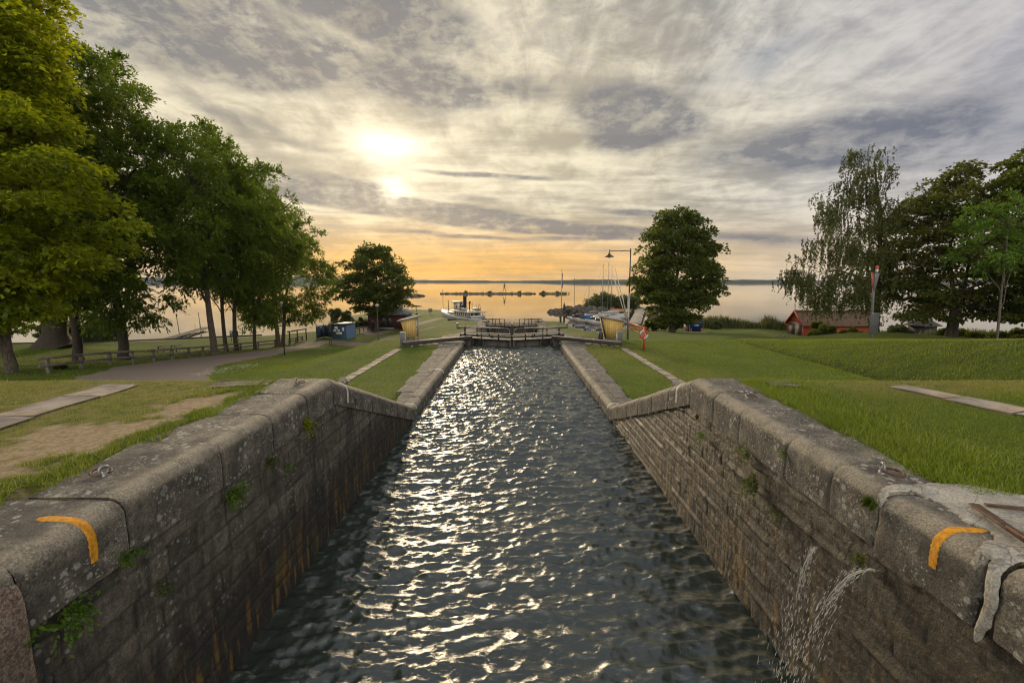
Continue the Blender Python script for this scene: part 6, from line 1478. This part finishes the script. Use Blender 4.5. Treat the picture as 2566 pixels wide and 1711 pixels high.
WP = [(-1, 170, 1530, .20, 260, .055, 'leafG', 'largest fern-like plant on the dry wall under the yellow mark'), (-1, 80, 1580, .12, 60, .06, 'leafG', 'small leafy plant beside the pinkish end stone'),
      (-1, 318, 1388, .14, 90, .05, 'leafG', 'leafy sprig with a yellow leaf just right of the left yellow mark'), (-1, 575, 1232, .24, 240, .055, 'leafG', 'wide leafy plant hanging halfway along the dry wall'),
      (-1, 675, 1155, .12, 120, .04, 'leafM', 'small dark tuft above the middle of the dry wall'), (-1, 762, 1058, .22, 150, .06, 'leafY', 'yellow-green fern high on the far part of the dry wall'), (-1, 400, 1470, .14, 110, .035, 'leafM', 'mossy patch below the leafy sprig on the dry wall'),
      (-1, 720, 1165, .14, 90, .04, 'leafG', 'thin green sprig right of the small dark tuft'), (1, 1895, 1205, .26, 200, .06, 'leafM', 'dark fern hanging in the middle of the wet wall'), (1, 1875, 1135, .22, 130, .05, 'leafM', 'mossy tuft under the coping of the wet wall'),
      (1, 2165, 1395, .14, 130, .035, 'leafM', 'moss cushion just above the water leak'), (1, 1765, 1090, .2, 110, .05, 'leafG', 'small fern near the far top of the wet wall'), (1, 1950, 1285, .16, 90, .04, 'leafM', 'dark sprig low on the wet wall'), (1, 1965, 1133, .10, 60, .03, 'leafG', 'tiny sprig at a joint of the wet coping')]
for k, (s, px, py, sz, n, ls, m, lb) in enumerate(WP): wall_plant(s, px, py, sz * 1.05, int(n * 1.9), ls * .68, m, lb, 200 + k)
def tuft(side, px, py, label, n, h, seed):
    xw = side * 3.44; r = ray(px, py); t = xw / r[0]; y = r[1] * t; z = H + r[2] * t; g = np.random.default_rng(seed); V = []
    for k in range(n):
        a = g.uniform(0, 6.28); L = h * g.uniform(.5, 1); d = np.array([-side * g.uniform(.1, .7), np.cos(a) * .6, g.uniform(.1, 1)]); p = np.array([0, g.normal(0, .02), g.normal(0, .02)]); w = np.array([0, .003, .0])
        q1 = p + d * L * .5; q2 = p + d * L * .8 + np.array([-side * .02, 0, -L * .45]); V += [p - w, p + w, q1 + w, q2, q1 - w]
    o = mesh_np('grass_tuft', np.array(V), np.arange(5 * n).reshape(-1, 5), M['blade'], None, loc=(xw, y, z)); attr(o, 'tone', np.repeat(g.random(n), 5)); tag(o, label, 'grass tuft'); return o
def blade_mat():
    m = leaf_mat('grass_blades', (.056, .106, .007), (.155, .205, .016), (.32, .42, .02), .38)
    t = m.node_tree; g = NG(t); a = g.new('ShaderNodeAttribute'); a.attribute_name = 'dry'; p = t.nodes['Principled BSDF']
    src = p.inputs['Base Color'].links[0].from_socket; t.links.new(g.mix(a.outputs['Fac'], src, (.30, .235, .085)), p.inputs['Base Color'])
    return m
M['blade'] = blade_mat()
tuft(1, 2186, 1262, 'grass tuft in the joint of the wet wall coping below the pale mortar', 120, .17, 1); tuft(1, 1750, 1046, 'small grass line under the far coping of the wet wall', 60, .12, 2)

# ------------------------------------------------------------------ grass blades on the lawns (one mass)
def grass():
    r = np.random.default_rng(99); XX = []; YY = []; HH = []; WW = []
    def scatter(n, x0, x1, y0, y1, h, w):
        x = r.uniform(x0, x1, n); y = r.uniform(y0, y1, n); u = 1283 + F * x / (y * cos(PT) + .6)
        k = (u > -60) & (u < 2630); x, y = x[k], y[k]; ax = np.abs(x)
        edge = np.where(x > 0, 4.20, 4.28) + .25 * (fbm(y * 2.2 + (x > 0) * 9, x * 0 + 2, 3) - .5) * 2; ok = np.where(y < 8.62, ax > edge + (y < 3.7) * (x > 0) * .9, ax > 3.98)
        ok &= ~((y > 15.7) & (ax < np.interp(y, [15.7, 30], [4.5, 5.02])) & (y < 32))
        ok &= ~((x > 4.0) & (x < 9) & (y < 3.97))
        dm = dirt_mask(x, y); ok &= r.random(len(x)) > dm * 1.02
        ok &= ~((np.abs(ax - 7.5) < .27) & (y > 15.9) & (y < 30)) & ~((y > 30.0) & (y < 36) & (ax < 5.3))
        XX.append(x[ok]); YY.append(y[ok]); n2 = ok.sum(); HH.append(h * (.45 + .75 * r.random(n2)) * (.6 + .8 * fbm(x[ok] * .8, y[ok] * .8, 3))); WW.append(np.full(n2, w))
    scatter(95000, 4.0, 9, 2.6, 9.0, .042, .0040); scatter(70000, -10, -4.0, 2.6, 9.0, .042, .0040)
    scatter(30000, 8, 14, 5, 9.2, .048, .007); scatter(26000, -14, -8, 5, 9.2, .048, .007)
    scatter(70000, 3.9, 22, 15, 34, .065, .013); scatter(60000, -22, -3.9, 14, 34, .065, .013); scatter(60000, 16, 34, 16, 36, .105, .018); scatter(34000, -48, -12, 22, 62, .10, .02)
    for d in (1, -1): scatter(5000, min(d * 4.25, d * 5.0), max(d * 4.25, d * 5.0), 3.6, 8.6, .085, .005)
    for d in (1, -1): scatter(2500, min(d * 4.5, d * 11), max(d * 4.5, d * 11), 3, 9, .085, .005)
    for d in (1, -1): scatter(9000, min(d * 4.2, d * 5.4), max(d * 4.2, d * 5.4), 2.8, 8.6, .085, .005)
    x = np.concatenate(XX); y = np.concatenate(YY); h = np.concatenate(HH); w = np.concatenate(WW); n = len(x)
    # keep blades off the gravel path
    gp_ = np.array([p[:2] for p in gravel_pts]); gw = np.array([p[2] for p in gravel_pts]); dmin = np.full(n, 99.0)
    for i in range(len(gp_) - 1):
        a, b = gp_[i], gp_[i + 1]; d = b - a; t = np.clip(((x - a[0]) * d[0] + (y - a[1]) * d[1]) / (d @ d), 0, 1); dd = np.hypot(x - a[0] - t * d[0], y - a[1] - t * d[1]) - (gw[i] + (gw[i + 1] - gw[i]) * t) / 2; dmin = np.minimum(dmin, dd)
    k = dmin > -.1; x, y, h, w = x[k], y[k], h[k], w[k]; n = len(x)
    z = ground(x, y) - .012; a = r.random(n) * 6.28; dx = np.cos(a) * w; dy = np.sin(a) * w; lx = r.normal(0, .5, n) * h; ly = r.normal(0, .5, n) * h
    V = np.stack([np.stack([x - dx, y - dy, z], 1), np.stack([x + dx, y + dy, z], 1), np.stack([x + lx, y + ly, z + h], 1)], 1).reshape(-1, 3)
    o = mesh_np('grass', V, np.arange(3 * n).reshape(-1, 3), M['blade']); tone = np.clip(-.15 + 1.2 * fbm(x * .9, y * .9, 4, .6) + .28 * r.normal(size=n), 0, 1)
    attr(o, 'tone', np.repeat(tone, 3)); dry = np.clip(dry_mask(x, y) * .9 + .30, 0, .85) * (r.random(n) < .14 + .3 * sm(.5, .7, fbm(x * 1.1 + 7, y * 1.1, 3)) + dry_mask(x, y)); attr(o, 'dry', np.repeat(dry, 3)); tag(o, 'short mown grass blades on both lawns', 'grass', kind='stuff')
grass()

def daisies():
    r = np.random.default_rng(5); A = at_g(470, 944); B = at_g(640, 912); V = []
    for k in range(260):
        f = r.random(); x = A[0] + (B[0] - A[0]) * f + r.normal(0, .5); y = A[1] + (B[1] - A[1]) * f + r.normal(0, .9); z = gz(x, y) + .05; s_ = .02
        if min(math.dist((x, y), ((gravel_pts[i][0] * (1 - q) + gravel_pts[i + 1][0] * q), (gravel_pts[i][1] * (1 - q) + gravel_pts[i + 1][1] * q))) - 2.3 for i in range(len(gravel_pts) - 1) for q in (0, .2, .4, .6, .8, 1)) < 0: continue
        for a in range(5): V.append((x + s_ * cos(a * 1.257), y + s_ * sin(a * 1.257), z + .012 * (a % 2)))
    o = mesh_np('daisies', np.array(V), np.arange(len(V)).reshape(-1, 5), M['paper']); tag(o, 'white daisies dotted in the grass beside the gravel path', 'daisies', kind='stuff')
daisies()

# ------------------------------------------------------------------ leaking water
def leaks():
    m = bpy.data.materials.new('white_water'); m.use_nodes = True; p = m.node_tree.nodes['Principled BSDF']; p.inputs['Base Color'].default_value = (.62, .62, .58, 1); p.inputs['Roughness'].default_value = .12; p.inputs['Transmission Weight'].default_value = .35; p.inputs['IOR'].default_value = 1.33; M['spray'] = m
    g = random.Random(8)
    for (px, py, vx, vy, n, lb) in ((2190, 1428, .85, .60, 460, 'stronger jet of water leaking from the wet wall near the mortar joint'), (2045, 1372, .40, .08, 300, 'thin jet of water leaking from the wet wall, farther from the mortar')):
        r = ray(px, py); t = 3.47 / r[0]; y0 = r[1] * t; z0 = H + r[2] * t; T = sqrt(2 * z0 / 9.8) * 1.0; mb = MB()
        for i in range(n):
            tt = (g.random() ** .75) * T; sp = .015 + .10 * (tt / T) ** 1.4; x = -vx * tt + g.gauss(0, sp); y = vy * tt + g.gauss(0, sp * 1.1); z = -4.9 * tt * tt + g.gauss(0, sp * .6)
            L = .012 + .045 * (tt / T) * g.random(); rd = .0014 + .0032 * g.random(); vz = -9.8 * tt; d = Vector((-vx, vy, vz - .5)).normalized()
            q = Vector((x, y, z)); mb.tube([q - d * L, q, q + d * L], [.0008, rd, .0008], 5, False)
        for s in range(3):
            pts = [(-vx * tt + .012 * sin(tt * 30 + s * 2), vy * tt + .02 * (s - 1) * tt / T * 3 + .008 * sin(tt * 40 + s), -4.9 * tt * tt) for tt in np.linspace(0, T * (.35 + .12 * s), 14)]
            mb.tube(pts, [.006 - .0003 * k for k in range(14)], 6)
        o = mb.build('water_jet', m, smooth=True); o.location = (3.47, y0, z0); tag(o, lb, 'water jet')
leaks()

# ------------------------------------------------------------------ air
def haze():
    m = bpy.data.materials.new('haze_air'); m.use_nodes = True; t = m.node_tree; t.nodes.remove(t.nodes['Principled BSDF'])
    v = t.nodes.new('ShaderNodeVolumePrincipled'); v.inputs['Color'].default_value = (.80, .88, 1.0, 1); v.inputs['Density'].default_value = HAZE; v.inputs['Anisotropy'].default_value = .2
    t.links.new(v.outputs[0], t.nodes['Material Output'].inputs['Volume'])
    mb = MB(); mb.box(-6700, 6700, -260, 5100, -9, 62); o = mb.build('haze', m); tag(o, kind='stuff')
HAZE = .00004
haze()
